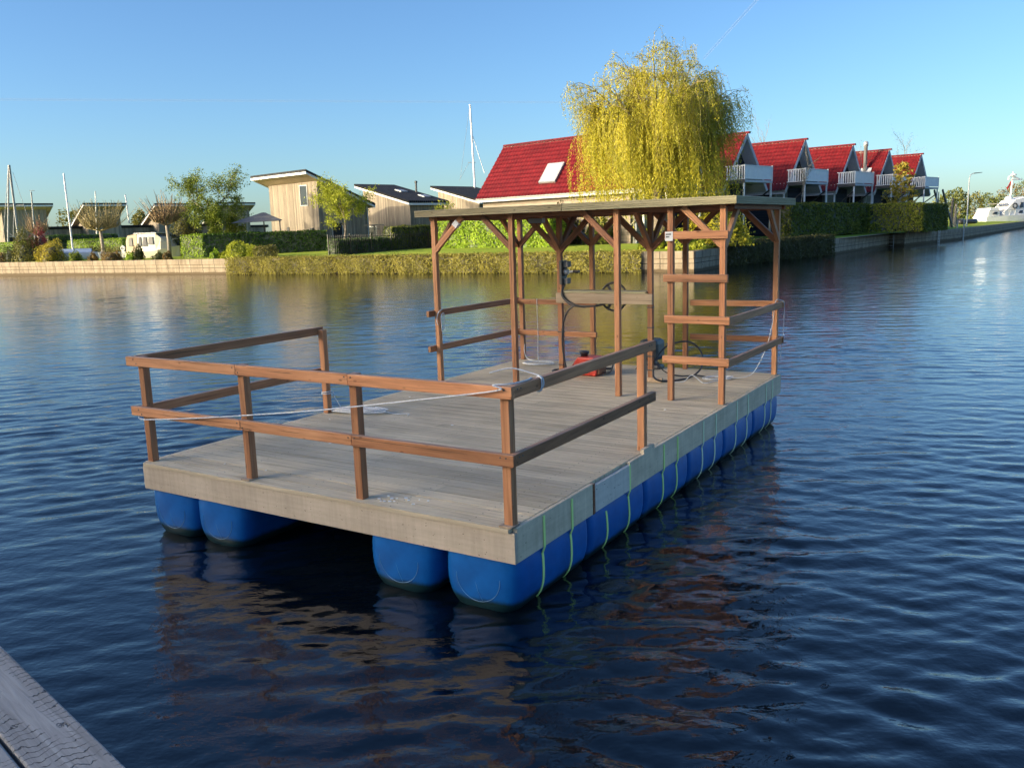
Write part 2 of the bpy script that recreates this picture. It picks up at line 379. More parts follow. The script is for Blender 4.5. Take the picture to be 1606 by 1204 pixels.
def water_mat():
    t = NT('canal_water'); v = t.coord((1, 1, 1))
    n1 = t.noise(v, 5.5, 5, .6, .4); n2 = t.noise(t.coord((1, 1.6, 1)), 1.7, 4, .6)
    n5 = t.noise(t.coord((1, 2.3, 1)), 9.0, 4, .6, .3); nd = t.math('ADD', t.math('ADD', t.math('MULTIPLY', n1, .40), n2), t.math('MULTIPLY', n5, .10)); b0 = t.bump(nd, .24, .06)
    ln = t.n('ShaderNodeVectorMath', operation='LENGTH'); t.l(v, ln.inputs[0]); far_ = t.math('MINIMUM', t.math('MAXIMUM', t.math('DIVIDE', t.math('SUBTRACT', ln.outputs['Value'], 14.0), 45.0), 0.0), 1.0)   # open water away from the shore is rougher
    n3 = t.noise(t.coord((.55, 1.5, 1)), 1.25, 4, .62, .5); t.bump(t.math('MULTIPLY', n3, far_), 1.0, .04, b0)
    t.base((.0018, .0050, .0095), .03, .5); t.b.inputs['IOR'].default_value = 1.62; return t.m
M['water'] = water_mat()
def jetty_mat():
    t = NT('jetty_board'); g = t.noise(t.coord((1.2, 26, 26), rand=True), 1.0, 7, .65, 1.2); st = t.noise(t.coord((.8, 3.5, 3), rand=True), 1.6, 4)
    c = t.ramp(g, [(.25, (.20, .195, .185)), (.5, (.36, .35, .335)), (.8, (.50, .49, .47))]); c = t.mix(.6, c, t.ramp(st, [(.3, (.62, .62, .62)), (.65, (1.05, 1.05, 1.05))]), 'MULTIPLY')
    wv = t.n('ShaderNodeTexWave', wave_type='BANDS', bands_direction='X'); t.l(t.coord((1, 1.6, 1), rand=True), wv.inputs['Vector'])
    wv.inputs['Scale'].default_value = 7.5; wv.inputs['Distortion'].default_value = 9; wv.inputs['Detail'].default_value = 4; wv.inputs['Detail Scale'].default_value = 1.3
    ck = t.ramp(wv.outputs['Fac'], [(.0, (1, 1, 1)), (.055, (0, 0, 0))]); msk = t.ramp(t.noise(t.coord((1.5, 11, 1), rand=True), 1.3, 3), [(.46, (0, 0, 0)), (.56, (1, 1, 1))])
    k = t.math('MULTIPLY', ck, msk); c = t.mix(t.math('MULTIPLY', k, .85), c, (.035, .035, .04))
    t.bump(t.math('SUBTRACT', g, t.math('MULTIPLY', k, 1.4)), .7, .004); return t.base(c, .85, .2)
M['jetty'] = jetty_mat()
M['ground'] = ground_mat()

# ------------------------------------------------------------------ light
SUN_D = Vector((-.945, -.327, math.tan(R(13.5)))).normalized()
el = math.asin(SUN_D.z)
sun = bpy.data.lights.new('sun', 'SUN'); so = bpy.data.objects.new('sun', sun); col.objects.link(so)
sun.energy = 2.1; sun.angle = R(.55); sun.color = (1.0, .85, .58)
so.rotation_euler = SUN_D.to_track_quat('Z', 'Y').to_euler()
w = bpy.data.worlds.new('World'); scene.world = w; w.use_nodes = True
wt = w.node_tree; bg = wt.nodes['Background']; bg.inputs['Strength'].default_value = .15
def nishita(dust):
    k = wt.nodes.new('ShaderNodeTexSky'); k.sky_type = 'NISHITA'; k.sun_disc = False; k.sun_elevation = el; k.sun_rotation = math.atan2(SUN_D.x, SUN_D.y)
    k.altitude = 0; k.air_density = 1.0; k.dust_density = dust; k.ozone_density = 2.4; return k.outputs[0]
def mixc(mode, fac, a, b):
    nd = wt.nodes.new('ShaderNodeMix'); nd.data_type = 'RGBA'; nd.blend_type = mode; nd.inputs[0].default_value = fac
    for sck, x in ((nd.inputs[6], a), (nd.inputs[7], b)):
        if isinstance(x, tuple): sck.default_value = x
        else: wt.links.new(x, sck)
    return nd.outputs[2]
clear, hazy = nishita(.75), nishita(7.5)
glow = wt.nodes.new('ShaderNodeVectorMath'); glow.operation = 'SUBTRACT'; wt.links.new(hazy, glow.inputs[0]); glow.inputs[1].default_value = (5, 5, 5)
gpos = wt.nodes.new('ShaderNodeVectorMath'); gpos.operation = 'MAXIMUM'; wt.links.new(glow.outputs[0], gpos.inputs[0]); gpos.inputs[1].default_value = (0, 0, 0)
gsc = wt.nodes.new('ShaderNodeVectorMath'); gsc.operation = 'SCALE'; wt.links.new(gpos.outputs[0], gsc.inputs[0]); gsc.inputs['Scale'].default_value = 1.9     # added glow round the low sun, lifting the shaded raft
base_sky = mixc('MULTIPLY', 1, mixc('MIX', .0, clear, hazy), (.405, .535, .685, 1))
allsky = wt.nodes.new('ShaderNodeVectorMath'); allsky.operation = 'ADD'; wt.links.new(base_sky, allsky.inputs[0]); wt.links.new(gsc.outputs[0], allsky.inputs[1])
wt.links.new(allsky.outputs[0], bg.inputs['Color'])
scene.view_settings.view_transform = 'Standard'; scene.view_settings.look = 'None'; scene.view_settings.exposure = 1.25; scene.view_settings.gamma = 1

exec_parts = []
# ------------------------------------------------------------------ land, water, quay
GZ = 1.02
fd = Vector((-.8706, .4920, 0))                      # along the front bank, away to the left
rr_ = Vector((.692, .722, 0)); qq = Vector((.722, -.692, 0))   # the house grid: along the row / towards the water
CORNER = Vector((9.2, 43.0, 0))
FL = CORNER + fd*95
def v2(x, y): return Vector((x, y, 0))
J1a = v2(32.8, 74.8); J1b = J1a + qq*1.25; J2a = v2(43.3, 86.6); J2b = v2(44.1, 85.9)
bank = [FL, CORNER, v2(12.3, 48.2), v2(22.3, 59.4), J1a, J1b, J2b, v2(45.2, 87.3), v2(86, 145), v2(260, 392)]
land = [v2(-2500, 1500)] + bank + [v2(2600, 1500), v2(2600, 5200), v2(-2500, 5200)]
bm = bmesh.new(); f = bm.faces.new([bm.verts.new((p.x, p.y, GZ)) for p in land]); bmesh.ops.triangulate(bm, faces=[f])
if sum(fc.normal.z for fc in bm.faces) < 0: bmesh.ops.reverse_faces(bm, faces=bm.faces[:])
me = bpy.data.meshes.new('ground'); bm.to_mesh(me); tag(link('ground', me, M['ground']), kind='structure')

def ocean():
    th = np.radians(np.linspace(-66, 66, 900)); ratio = 1.0045; n = 940
    r = 1.2*ratio**np.arange(n); r = r[r < 75]
    O = np.array([0, -1.0]); RR, TT = np.meshgrid(r, th, indexing='ij')
    Xw = O[0] + RR*np.sin(TT); Yw = O[1] + RR*np.cos(TT); Z = np.zeros_like(Xw)
    cell = np.maximum(RR*(ratio-1), RR*(th[1]-th[0]))
    g = np.zeros_like(Xw)
    for _ in range(9):
        a = rng.uniform(0, 2*math.pi); k = 2*math.pi/rng.uniform(5, 16); g += np.sin(k*(Xw*math.cos(a) + Yw*math.sin(a)) + rng.uniform(0, 7))
    gust = np.clip(1 + .20*g, .45, 1.6)
    for i in range(130):
        lam = .12*(1.15/.12)**rng.uniform(0, 1); k = 2*math.pi/lam
        wgt = math.exp(-.5*(math.log(lam/.28)/.62)**2); amp = .0155*wgt/k*rng.uniform(.6, 1.4)
        fade = np.clip(lam/(2.3*cell) - .6, 0, 1); q0 = rng.uniform(0, 2*math.pi)
        if i % 5 < 3:                                            # ripples spreading from the near shore
            cx, cy = rng.normal()*5, rng.uniform(-9, -1.5); D_ = np.hypot(Xw - cx, Yw - cy); ph = k*D_ + q0
        else:
            a = R(92) + rng.normal()*R(24); ph = k*(Xw*math.cos(a) + Yw*math.sin(a)) + q0
        ph = ph + .6*np.sin(.55*Xw + i) + .6*np.sin(.5*Yw - i*1.7); s_ = np.sin(ph)
        Z += amp*fade*(s_ + .36*np.cos(2*ph))
    Z *= gust*np.clip((75 - RR)/12, 0, 1)/(1 + (RR/36)**1.5)     # the ripples die down away from the raft
    return grid_mesh('canal_water', np.stack([Xw, Yw, Z], -1)), r[-1]
me, rmax = ocean()
link('canal_water', me, M['water'], smooth=True); tag(bpy.data.objects['canal_water'], kind='structure')
far = MB().poly([(-2600, -600, -.06), (2600, -600, -.06), (2600, 5200, -.06), (-2600, 5200, -.06)], [(0, 1, 2, 3)])
tag(far.build('open_water', M['water']), kind='structure')

def quay(p0, p1, label, top=GZ + .01, ext0=0, ext1=0):
    d = (p1 - p0); Lq = d.length; rz = math.atan2(d.y, d.x)
    o = empty('quay_wall', (p0.x, p0.y, 0), rz, label, 'quay wall', 'concrete quay walls along the canal')
    MB().box(-ext0, Lq + ext1, .0, .35, -1.2, top - .36).build('wall_panel', M['quay'], o)
    MB().box(-ext0, Lq + ext1, -.05, .40, top - .35, top + .02).build('cap_beam', M['quay'], o, bevel=.015)
    MB().box(-ext0, Lq + ext1, -.025, .0, .30, .38).build('waling', M['quay'], o)
    return o
def local_rev(p0, p1): return p0, p1
# local +Y of a quay must point to the land
quay(FL, CORNER, 'long sunlit concrete quay wall of pale panels facing the camera across the canal')
quay(CORNER, v2(12.3, 48.2), 'short shaded concrete quay wall turning the corner beneath the willow', ext0=.0)
quay(v2(12.3, 48.2), v2(22.3, 59.4), 'quay wall buried under the dark hanging creeper on the right')
quay(v2(22.3, 59.4), J1a, 'shaded grey concrete quay wall below the lawn right of the creeper')
quay(J1a, J1b, 'tiny sunlit return of the quay wall below the end of the laurel hedge')
quay(J1b, J2b, 'shaded stained quay wall below the dark end of the laurel hedge')
quay(J2b, v2(45.2, 87.3), 'short step in the quay wall beside the curved steel ladder')
quay(v2(45.2, 87.3), v2(260, 392), 'farthest quay wall running off to the right below the white cruiser')

# ------------------------------------------------------------------ foliage builders
def hedge(p0, p1, thick, h, mat, corem, label, dens=170, lf=.11, wob=.10, z=GZ, cat='hedge', name='hedge', group=None, round_top=0):
    """clipped hedge from p0 to p1 (front line), thickness to the back"""
    d = (p1 - p0); Lh = d.length; rz = math.atan2(d.y, d.x)
    o = empty(name, (p0.x, p0.y, z), rz, label, cat, group)
    nx, nz, ny = max(4, int(Lh/.35)), 7, 5
    cb = MB().box(.06, Lh - .06, .06, thick - .06, 0, h - .05); cb.build('branch_core', corem, o)
    A = dict(front=Lh*h, back=Lh*h*.4, top=Lh*thick, l=thick*h, r=thick*h); P = []; N = []
    for side, area in A.items():
        n = int(area*dens); u = rng.uniform(0, 1, n); v = rng.uniform(0, 1, n)
        if side == 'front': p = np.stack([u*Lh, np.zeros(n), v*h], 1); nn = (0, -1, 0)
        elif side == 'back': p = np.stack([u*Lh, np.full(n, thick), v*h], 1); nn = (0, 1, 0)
        elif side == 'top': p = np.stack([u*Lh, v*thick, np.full(n, h)], 1); nn = (0, 0, 1)
        elif side == 'l': p = np.stack([np.zeros(n), u*thick, v*h], 1); nn = (-1, 0, 0)
        else: p = np.stack([np.full(n, Lh), u*thick, v*h], 1); nn = (1, 0, 0)
        P.append(p); N.append(np.tile(nn, (n, 1)).astype(float))
    P = np.concatenate(P); N = np.concatenate(N)
    lump = .5*np.sin(P[:, 0]*3.1 + P[:, 2]*2.2) + .5*np.sin(P[:, 0]*1.3 - P[:, 1]*4 + P[:, 2]*3.7)
    off = lump*wob*.5 + rng.normal(size=len(P))*.035
    P = P + N*off[:, None]
    quads('foliage', leaves_n(P, lf*1.15, lf*.75, N + np.array([0, 0, .25])), mat, o); return o

def blob(name, c, rx, ry, rz_, mat, corem, label, cat='shrub', n=900, lf=.12, group=None, up_=.3, spiky=0, stemh=.3, coref=.72):
    """loose shrub: lumpy crown of leaves round a twiggy core"""
    o = empty(name, (c[0], c[1], c[2]), rnd.uniform(0, 6) if rx == ry else -.51, label, cat, group)
    d = rng.normal(size=(n, 3)); d[:, 2] = np.abs(d[:, 2])*1.0 - .25*rng.uniform(0, 1, n); d /= np.linalg.norm(d, axis=1, keepdims=True)
    lump = 1 + .16*np.sin(5*d[:, 0] + 3*d[:, 2] + c[0]) + .13*np.sin(6*d[:, 1] - 4*d[:, 2] + c[1])
    rad = lump*(1 - .32*rng.beta(1, 2.2, n)) + spiky*np.maximum(0, rng.normal(size=n))*.5
    P = d*rad[:, None]*np.array([rx, ry, rz_]); P[:, 2] = np.maximum(P[:, 2] + rz_*.12, .02)
    quads('foliage', leaves_n(P, lf, lf*.6, d + np.array([0, 0, up_]), .75), mat, o)
    b = MB(); s = bmesh.new(); bmesh.ops.create_icosphere(s, subdivisions=2, radius=1)
    for v in s.verts:
        k = 1 + .16*math.sin(5*v.co.x + 3*v.co.z + c[0]) + .13*math.sin(6*v.co.y - 4*v.co.z + c[1])
        v.co = Vector((v.co.x*rx*coref*k, v.co.y*ry*coref*k, max(0, v.co.z*coref*k + .12)*rz_))
    mm = bpy.data.meshes.new('branch_core'); s.to_mesh(mm); s.free(); link('branch_core', mm, corem, o, True)
    return o

def skeleton(seed, p, d, length, radius, levels, split, spread, gravity=0.0, taper=.62, lenf=.68, wander=.12, first=0.35):
    r_ = random.Random(seed); segs = []; tips = []
    def grow(p, d, ln, rad, lv):
        pts = [p]; n = 4; q = p; dd = d.normalized()
        for i in range(n):
            dd = (dd + Vector((r_.gauss(0, wander), r_.gauss(0, wander), r_.gauss(0, wander) + gravity))).normalized()
            q = q + dd*(ln/n); pts.append(q)
        segs.append((pts, rad, rad*taper))
        if lv <= 1: tips.extend((pts[k], dd) for k in range(1, n+1))
        if lv > 0:
            for k in range(split):
                f_ = first + (1-first)*(k + r_.random())/split if lv == levels else .25 + .75*(k + r_.random())/split
                i = min(n-1, int(f_*n)); fr = f_*n - i; b = pts[i].lerp(pts[i+1], max(0, min(1, fr)))
                a = r_.uniform(0, 2*math.pi); perp = dd.orthogonal().normalized(); perp.rotate(Matrix.Rotation(a, 3, dd))
                nd = (dd*math.cos(spread) + perp*math.sin(spread)*r_.uniform(.7, 1.2))
                grow(b, nd, ln*lenf*r_.uniform(.75, 1.15), rad*taper*.72, lv-1)
    grow(Vector(p), Vector(d), length, radius, levels); return segs, tips
def tree(name, base, trunk_h, length, radius, levels, split, spread, leafm, nleaf, lf, label, cat='tree', seed=1, bark=None, group=None, cloud=.35, gravity=0.0, lean=(0, 0), lenf=.68, sides=6, droop=0, first=.35, wander=.12):
    o = empty(name, base, 0, label, cat, group)
    t = MB(); top = Vector((lean[0], lean[1], trunk_h))
    t.tube([Vector((0, 0, -.1)), top*.5, top], radius, sides, radius*.8); t.build('trunk', bark or M['bark'], o, True)
    segs, tips = skeleton(seed, top, Vector((lean[0]*.2, lean[1]*.2, 1)), length, radius*.8, levels, split, spread, gravity, lenf=lenf, first=first, wander=wander)
    b = MB()
    for pts, r0, r1 in segs: b.tube(pts, r0, 5 if r0 > .03 else 4, r1, cap=False)
    b.build('branches', bark or M['bark'], o, True)
    if leafm is not None and nleaf:
        T = np.array([tuple(x[0]) for x in tips]); i = rng.integers(0, len(T), nleaf)
        P = T[i] + rng.normal(size=(nleaf, 3))*cloud
        quads('crown', leaves(P, lf, lf*.6, None, droop), leafm, o)
    return o

# ------------------------------------------------------------------ lawns and planting on the far bank
LZ = 1.25
sb = [FL, CORNER, v2(22.3, 59.4), v2(43.9, 86.6), v2(86, 145), v2(260, 392)]
def offs(pts, d):
    out = []
    for i, p in enumerate(pts):
        a = (pts[i] - pts[i-1]).normalized() if i else None; b = (pts[i+1] - pts[i]).normalized() if i < len(pts)-1 else None
        na = Vector((-a.y, a.x, 0)) if a else None; nb = Vector((-b.y, b.x, 0)) if b else None
        if na is None: n = nb
        elif nb is None: n = na
        else: n = (na + nb).normalized(); n = n/max(.5, n.dot(na))
        out.append(p + n*d)
    return out
rows = [(1.0, GZ + .006), (4.5, 1.15), (9, LZ), (24, LZ + .01)]
A = np.array([[tuple(p)[:2] + (z,) for p in offs(sb, d)] for d, z in rows]); tag(link('lawn', grid_mesh('lawn', A.transpose(1, 0, 2)), M['ground']), kind='structure')
inl = Vector((.492, .8706, 0))
def fpos(px, off, py=400):
    """point standing off metres behind the front quay under pixel column px"""
    P = CORNER + inl*off; return P + fd*along(P, fd, px, py)
def zoff(off): return GZ if off < 1 else GZ + (1.15-GZ)*min(1, (off-1)/3.5) + max(0, min(1, (off-4.5)/4.5))*(LZ-1.15)
def top_z(px, py, P): return at(px, py, P.y).z

cv0, cv1 = fpos(352, -.34), fpos(1005, -.34)
def creeper(p0, p1, label, mat, h=1.05, dens=620, seed=0):
    d = p1 - p0; Lh = d.length; o = empty('creeper', (p0.x, p0.y, 0), math.atan2(d.y, d.x), label, 'creeper')
    MB().box(.1, Lh - .1, .12, .95, .05, h - .12).build('stem_mass', M['core_brown'], o)
    n = int(Lh*h*dens); u = rng.uniform(0, 1, n)*Lh; v = rng.uniform(0, 1, n)
    edge = np.minimum(1, np.minimum(u, Lh-u)/.8)
    bulge = .10*np.sin(u*1.7) + .07*np.sin(u*4.3 + v*3) + .12*np.sin(np.pi*v)
    P = np.stack([u, -bulge*edge + rng.normal(size=n)*.05, .0 + v*(h + .07*np.sin(u*1.1) + .05*np.sin(u*3.7))], 1)
    D = np.tile((0, -.6, -.9), (n, 1)) + rng.normal(size=(n, 3))*.6
    m = int(Lh*1.1*dens*.6); P2 = np.stack([rng.uniform(0, Lh, m), rng.uniform(-.1, 1.0, m), np.full(m, h) + rng.normal(size=m)*.05], 1)
    D2 = np.tile((0, -.5, .3), (m, 1)) + rng.normal(size=(m, 3))*.8
    quads('foliage', leaves_n(np.concatenate([P, P2]), .105, .062, np.concatenate([np.tile((0, -1, .25), (n, 1)), np.tile((0, -.3, 1), (m, 1))])), mat, o)
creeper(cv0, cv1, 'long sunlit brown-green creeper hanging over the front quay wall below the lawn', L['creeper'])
creeper(v2(12.0, 47.4), v2(22.0, 58.6), 'dark shaded creeper hanging over the quay wall to the right of the raft canopy', L['creeper_shaded'], h=1.3)

def hz(px, py, P, z): return top_z(px, py, P) - z
# bright clipped hedges in the left garden
p = fpos(-25, 7); hedge(p, fpos(31, 7), 1.0, 1.45, L['hedge_bright'], M['core_bright'], 'bright clipped hedge behind the olive shrub at the left edge', z=zoff(7))
p = fpos(79, 9); hedge(p, p + rr_*6.5, 1.0, 1.95, L['hedge'], M['core'], 'dark clipped hedge behind the red shrub and golden shrub', z=LZ)
p = fpos(107, 8); hedge(p, fpos(194, 8), 1.0, 1.45, L['hedge_bright'], M['core_bright'], 'bright clipped hedge behind the white dinghy mast and round clipped bush', z=zoff(8))
hp = fpos(320, 2.3); hp.z = 0; hd = Vector((.95, .31, 0)).normalized()
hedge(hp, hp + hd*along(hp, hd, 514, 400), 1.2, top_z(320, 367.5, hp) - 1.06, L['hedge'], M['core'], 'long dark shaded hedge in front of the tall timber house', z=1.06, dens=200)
hq = hp + fd*2.35; hedge(hq, hp + fd*.02, 1.1, top_z(320, 368, hp) - 1.06, L['hedge_bright'], M['core'], 'sunlit end of clipped hedge beside the motor cruiser in the garden', z=1.06, dens=200)  # end of the same hedge in brighter leaves, sunlight put into the colour
fa, fb = atz(516, 399.5, 1.15), atz(673, 389, 1.25); fa.z = fb.z = 0; fdir = (fb - fa).normalized()
hedge(fa + inl*.6, fa + fdir*(fb-fa).length*.62 + inl*.6, .8, .95, L['hedge'], M['core'], 'low dark hedge behind the left half of the black railing fence', z=1.15)
hedge(fa + fdir*(fb-fa).length*.55 + inl*.7, fb + inl*.7, .9, 1.65, L['laurel'], M['core'], 'taller olive hedge behind the right half of the black railing fence', z=1.2)
ba, bb = atz(689, 390, 1.22), atz(863, 387.5, 1.22); ba.z = bb.z = 0
hedge(ba, bb, 1.6, 2.05, L['hedge_bright'], M['core_bright'], 'big bright green hedge on the lawn seen through the raft canopy', z=1.2, dens=260, lf=.15, wob=.18)
# laurel hedge on the right bank, in three faces
h1a = v2(19.6, 60.4); hdir = Vector((.63, .776, 0)); t1 = along(h1a, hdir, 1362, 340); h1b = h1a + hdir*t1
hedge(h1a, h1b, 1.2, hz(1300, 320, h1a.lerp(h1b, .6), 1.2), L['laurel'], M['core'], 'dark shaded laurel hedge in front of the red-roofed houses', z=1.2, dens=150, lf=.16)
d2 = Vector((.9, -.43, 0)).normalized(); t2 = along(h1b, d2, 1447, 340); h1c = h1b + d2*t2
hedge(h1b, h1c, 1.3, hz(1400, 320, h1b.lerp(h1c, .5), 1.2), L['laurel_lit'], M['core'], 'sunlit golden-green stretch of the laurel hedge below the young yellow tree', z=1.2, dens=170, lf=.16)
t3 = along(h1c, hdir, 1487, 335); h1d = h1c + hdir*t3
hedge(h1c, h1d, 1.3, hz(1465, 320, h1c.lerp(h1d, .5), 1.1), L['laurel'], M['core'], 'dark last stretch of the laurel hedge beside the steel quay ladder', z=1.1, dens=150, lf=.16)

# railing fence of black bars
ft = empty('railing_fence', (fa.x, fa.y, 1.1), math.atan2(fdir.y, fdir.x), 'black metal railing fence in front of the timber houses', 'fence')
FLn = (fb - fa).length
b = MB(); b.box(0, FLn, -.015, .015, 1.12, 1.16).box(0, FLn, -.015, .015, .12, .16)
x = 0
while x < FLn: b.box(x - .011, x + .011, -.011, .011, .0, 1.28); x += .16
b.build('bars', M['black'], ft)
for k in range(6): MB().box(k*FLn/5 - .03, k*FLn/5 + .03, -.03, .03, 0, 1.35).build('post', M['black'], ft)

# shrubs on the left bank: px of centre, offset, width px, height px, leaf, label
def shrub(px, off, wpx, hpx, mat, label, n=700, lf=.12, c=None, spiky=0, up_=.3, cat='shrub', ry=1, coref=.72):
    P = fpos(px, off); s_ = P.y/1351; rx = wpx/2*s_
    return blob('shrub', (P.x, P.y, zoff(off)), rx, rx*ry, hpx*s_, mat, c or M['core'], label, cat, int(n*1.7), lf*1.15, None, up_, spiky, coref=coref)
shrub(3, 1.2, 22, 14, L['rust'], 'small brownish shrub on the quay at the far left edge', 300)
shrub(19, 1.5, 28, 22, L['dark'], 'dark low shrub between the olive shrub and the left edge', 500)
shrub(41, 1.6, 33, 40, L['olive'], 'tall loose olive shrub left of the golden shrub', 1500, .13, spiky=.35, coref=.55)
shrub(65, 2.8, 30, 43, L['red'], 'red-leaved shrub behind the golden shrub', 1200, .12, M['bark'], spiky=.2, coref=.6)
shrub(80, 1.1, 44, 29, L['gold'], 'round golden shrub at the edge of the quay', 1700, .10, M['core_brown'])
shrub(118, 1.2, 20, 13, L['tree'], 'low bluish green shrub in front of the white dinghy', 350)
shrub(146, 1.2, 15, 11, L['rust'], 'low russet shrub beside the pollard trunk', 300)
shrub(175, 1.0, 30, 13, L['rust'], 'wide low reddish ornamental bush along the quay', 600, spiky=.2)
shrub(155, 5.5, 34, 16, L['olive'], 'round clipped bush behind the umbrella-shaped pollard', 700)
shrub(206, 1.0, 18, 11, L['hedge_bright'], 'low bright green shrub left of the cruiser stern', 350)
shrub(217, 1.2, 15, 20, L['dark'], 'grey-green upright bush in front of the cruiser', 450, spiky=.2)
shrub(250, 1.4, 20, 9, L['dark'], 'low dark mat of shrub before the cruiser hull', 300)
shrub(262, .9, 15, 11, L['rust'], 'small orange-brown shrub near the third pollard trunk', 300)
shrub(296, 6.0, 52, 60, L['olive'], 'dense dark olive evergreen bush beside the big leafy tree', 2600, .14, coref=.8)
shrub(338, .9, 16, 13, L['hedge_bright'], 'small bright shrub at the foot of the dark hedge', 300)
shrub(378, 1.2, 75, 22, L['spring'], 'wide yellow-green shrub growing along the foot of the dark hedge', 2200, .13, M['core_bright'], ry=.5)
shrub(415, 1.3, 48, 18, L['olive'], 'low olive shrub at the right end of the yellow-green shrub', 900, .12, ry=.5)
shrub(893, 12, 64, 52, L['dark'], 'dark evergreen shrub right of the bright hedge on the lawn', 2200, .16, coref=.8)
shrub(940, 10, 44, 42, L['laurel'], 'olive shrub near the house wall behind the raft canopy', 1200, .15)
shrub(1022, 3.2, 38, 27, L['spring'], 'bright round shrub on the corner of the lawn', 1100, .13, M['core_bright'])
shrub(1078, 2.2, 58, 27, L['spring'], 'bright wide shrub above the quay corner under the willow', 1500, .13, M['core_bright'])
shrub(1128, 5.0, 95, 52, L['willow'], 'yellow leaf clump added for the lit low fronds right of the willow', 3000, .14, M['core_bright'], spiky=.25, ry=.7)  # added clump in place of the sunlit lower willow fronds

# flower pots on the terrace
for px, c in ((163, M['white']), (180, M['white']), (176, M['canvas'])):
    pass

# ------------------------------------------------------------------ trees
def umbrella_tree(px, off, hp_px, top_px, wpx, label, mat, n, seed, leafy=None):
    P = fpos(px, off, 350); s_ = P.y/1351; z0 = zoff(off)
    hb = top_z(px, hp_px, P) - z0; ht = top_z(px, top_px, P) - z0; R0 = wpx/2*s_
    o = empty('pollard_tree', (P.x, P.y, z0), 0, label, 'tree', 'pollarded trees along the left quay')
    r_ = random.Random(seed)
    MB().tube([(0, 0, -.1), (.05, 0, hb*.5), (0, 0, hb)], .15, 7, .12).build('trunk', M['bark_pale'], o, True)
    b = MB(); tipsP = []
    arms = 9
    for k in range(arms):
        a = 2*math.pi*k/arms + r_.uniform(-.2, .2); ra = R0*r_.uniform(.5, .72)
        e = Vector((math.cos(a)*ra, math.sin(a)*ra, hb + (ht-hb)*r_.uniform(.05, .16))); s0 = Vector((0, 0, hb - .08))
        b.tube([s0, s0.lerp(e, .5) + Vector((0, 0, .04)), e], .055, 5, .03)
        for j in range(n//arms):
            q = s0.lerp(e, r_.uniform(.35, 1)); d = Vector((math.cos(a)*r_.uniform(-.1, .5), math.sin(a)*r_.uniform(-.1, .5), 0)) + Vector((r_.gauss(0, .33), r_.gauss(0, .33), r_.uniform(.45, 1)))
            ln = (ht-hb)*r_.uniform(.22, .55) if r_.random() < .62 else (ht-hb)*r_.uniform(.6, 1.0)
            m_ = q + d.normalized()*ln*.5; t_ = m_ + (d.normalized() + Vector((0, 0, .25))).normalized()*ln*.5
            b.tube([q, m_, t_], .024, 3, .012, cap=False); tipsP += [m_, t_, q.lerp(m_, .5), m_.lerp(t_, .5)]
    b.build('twigs', mat, o)
    if leafy:
        T = np.array([tuple(t) for t in tipsP]); i = rng.integers(0, len(T), leafy); quads('foliage', leaves(T[i] + rng.normal(size=(leafy, 3))*.05, .07, .05), L['olive'], o)
umbrella_tree(58, 5.0, 368, 335, 36, 'small pollard with upright tan twigs behind the red shrub', M['twig'], 170, 3, 120)
umbrella_tree(156, 2.5, 361, 312, 78, 'wide umbrella-shaped pollard with bare twigs in front of the bright hedge', M['twig_olive'], 330, 4, 1500)
umbrella_tree(261, 2.2, 352, 300, 56, 'pollard with pale trunk standing in front of the motor cruiser', M['twig'], 300, 5, 120)
P = fpos(330, 4.4, 380)
tree('broadleaf_tree', (P.x, P.y, zoff(4.4)), 1.0, 2.7, .15, 4, 5, .80, L['tree'], 22000, .12, 'big loose green tree behind the dark hedge on the left bank', seed=21, cloud=.11, lenf=.70, first=.12)
P = at(541, 376, 62.5)
tree('young_tree', (P.x, P.y, LZ), 1.0, 2.3, .085, 4, 5, .66, L['spring'], 9000, .12, 'young yellow-green tree with a round crown before the tall timber house', seed=14, cloud=.13, lenf=.66, first=.15)
P = at(697, 372, 66)
tree('young_tree', (P.x, P.y, LZ), 1.3, 1.2, .06, 3, 4, .7, L['spring'], 900, .13, 'small pale green tree peeping over the left end of the raft canopy', seed=9, cloud=.15)
P = at(588, 372, 66)
b = empty('bird_table', (P.x, P.y, LZ), 0, 'small dark bird table on a post by the second timber house', 'bird table')
MB().box(-.06, .06, -.06, .06, 0, 1.75).build('post', M['dark_metal'], b); MB().box(-.7, .7, -.25, .25, 1.75, 1.82).build('shelf', M['dark_metal'], b)
MB().box(-.35, .35, -.2, .2, 1.5, 1.54).build('brace', M['dark_metal'], b)

def conifer(P, z0, h, label, seed):
    o = empty('young_tree', (P.x, P.y, z0), 0, label, 'tree'); r_ = random.Random(seed)
    MB().tube([(0, 0, 0), (.03, 0, h*.5), (0, 0, h)], .06, 6, .012).build('trunk', M['bark_pale'], o, True); b = MB(); pts = []
    for k in range(46):
        f_ = .16 + .82*k/46; z = h*f_; a = k*2.4; ln = (1.75*(1-f_)**.65 + .25)*r_.uniform(.75, 1.15)*(1 if f_ > .3 else .7)
        e = Vector((math.cos(a)*ln, math.sin(a)*ln, z + ln*.12)); b.tube([(0, 0, z), e], .014, 3, .005, cap=False)
        for j in range(44): t = r_.uniform(.2, 1); pts.append((e.x*t + r_.gauss(0, .06), e.y*t + r_.gauss(0, .06), z + (e.z-z)*t + r_.gauss(0, .05)))
    b.build('branches', M['bark_pale'], o); quads('crown', leaves(np.array(pts), .22, .15), L['goldtree'], o)
P = at(1411, 350, 76); conifer(P, 1.2, top_z(1411, 253, P) - 1.2, 'young golden tree with level branches in front of the last red-roofed houses', 5)
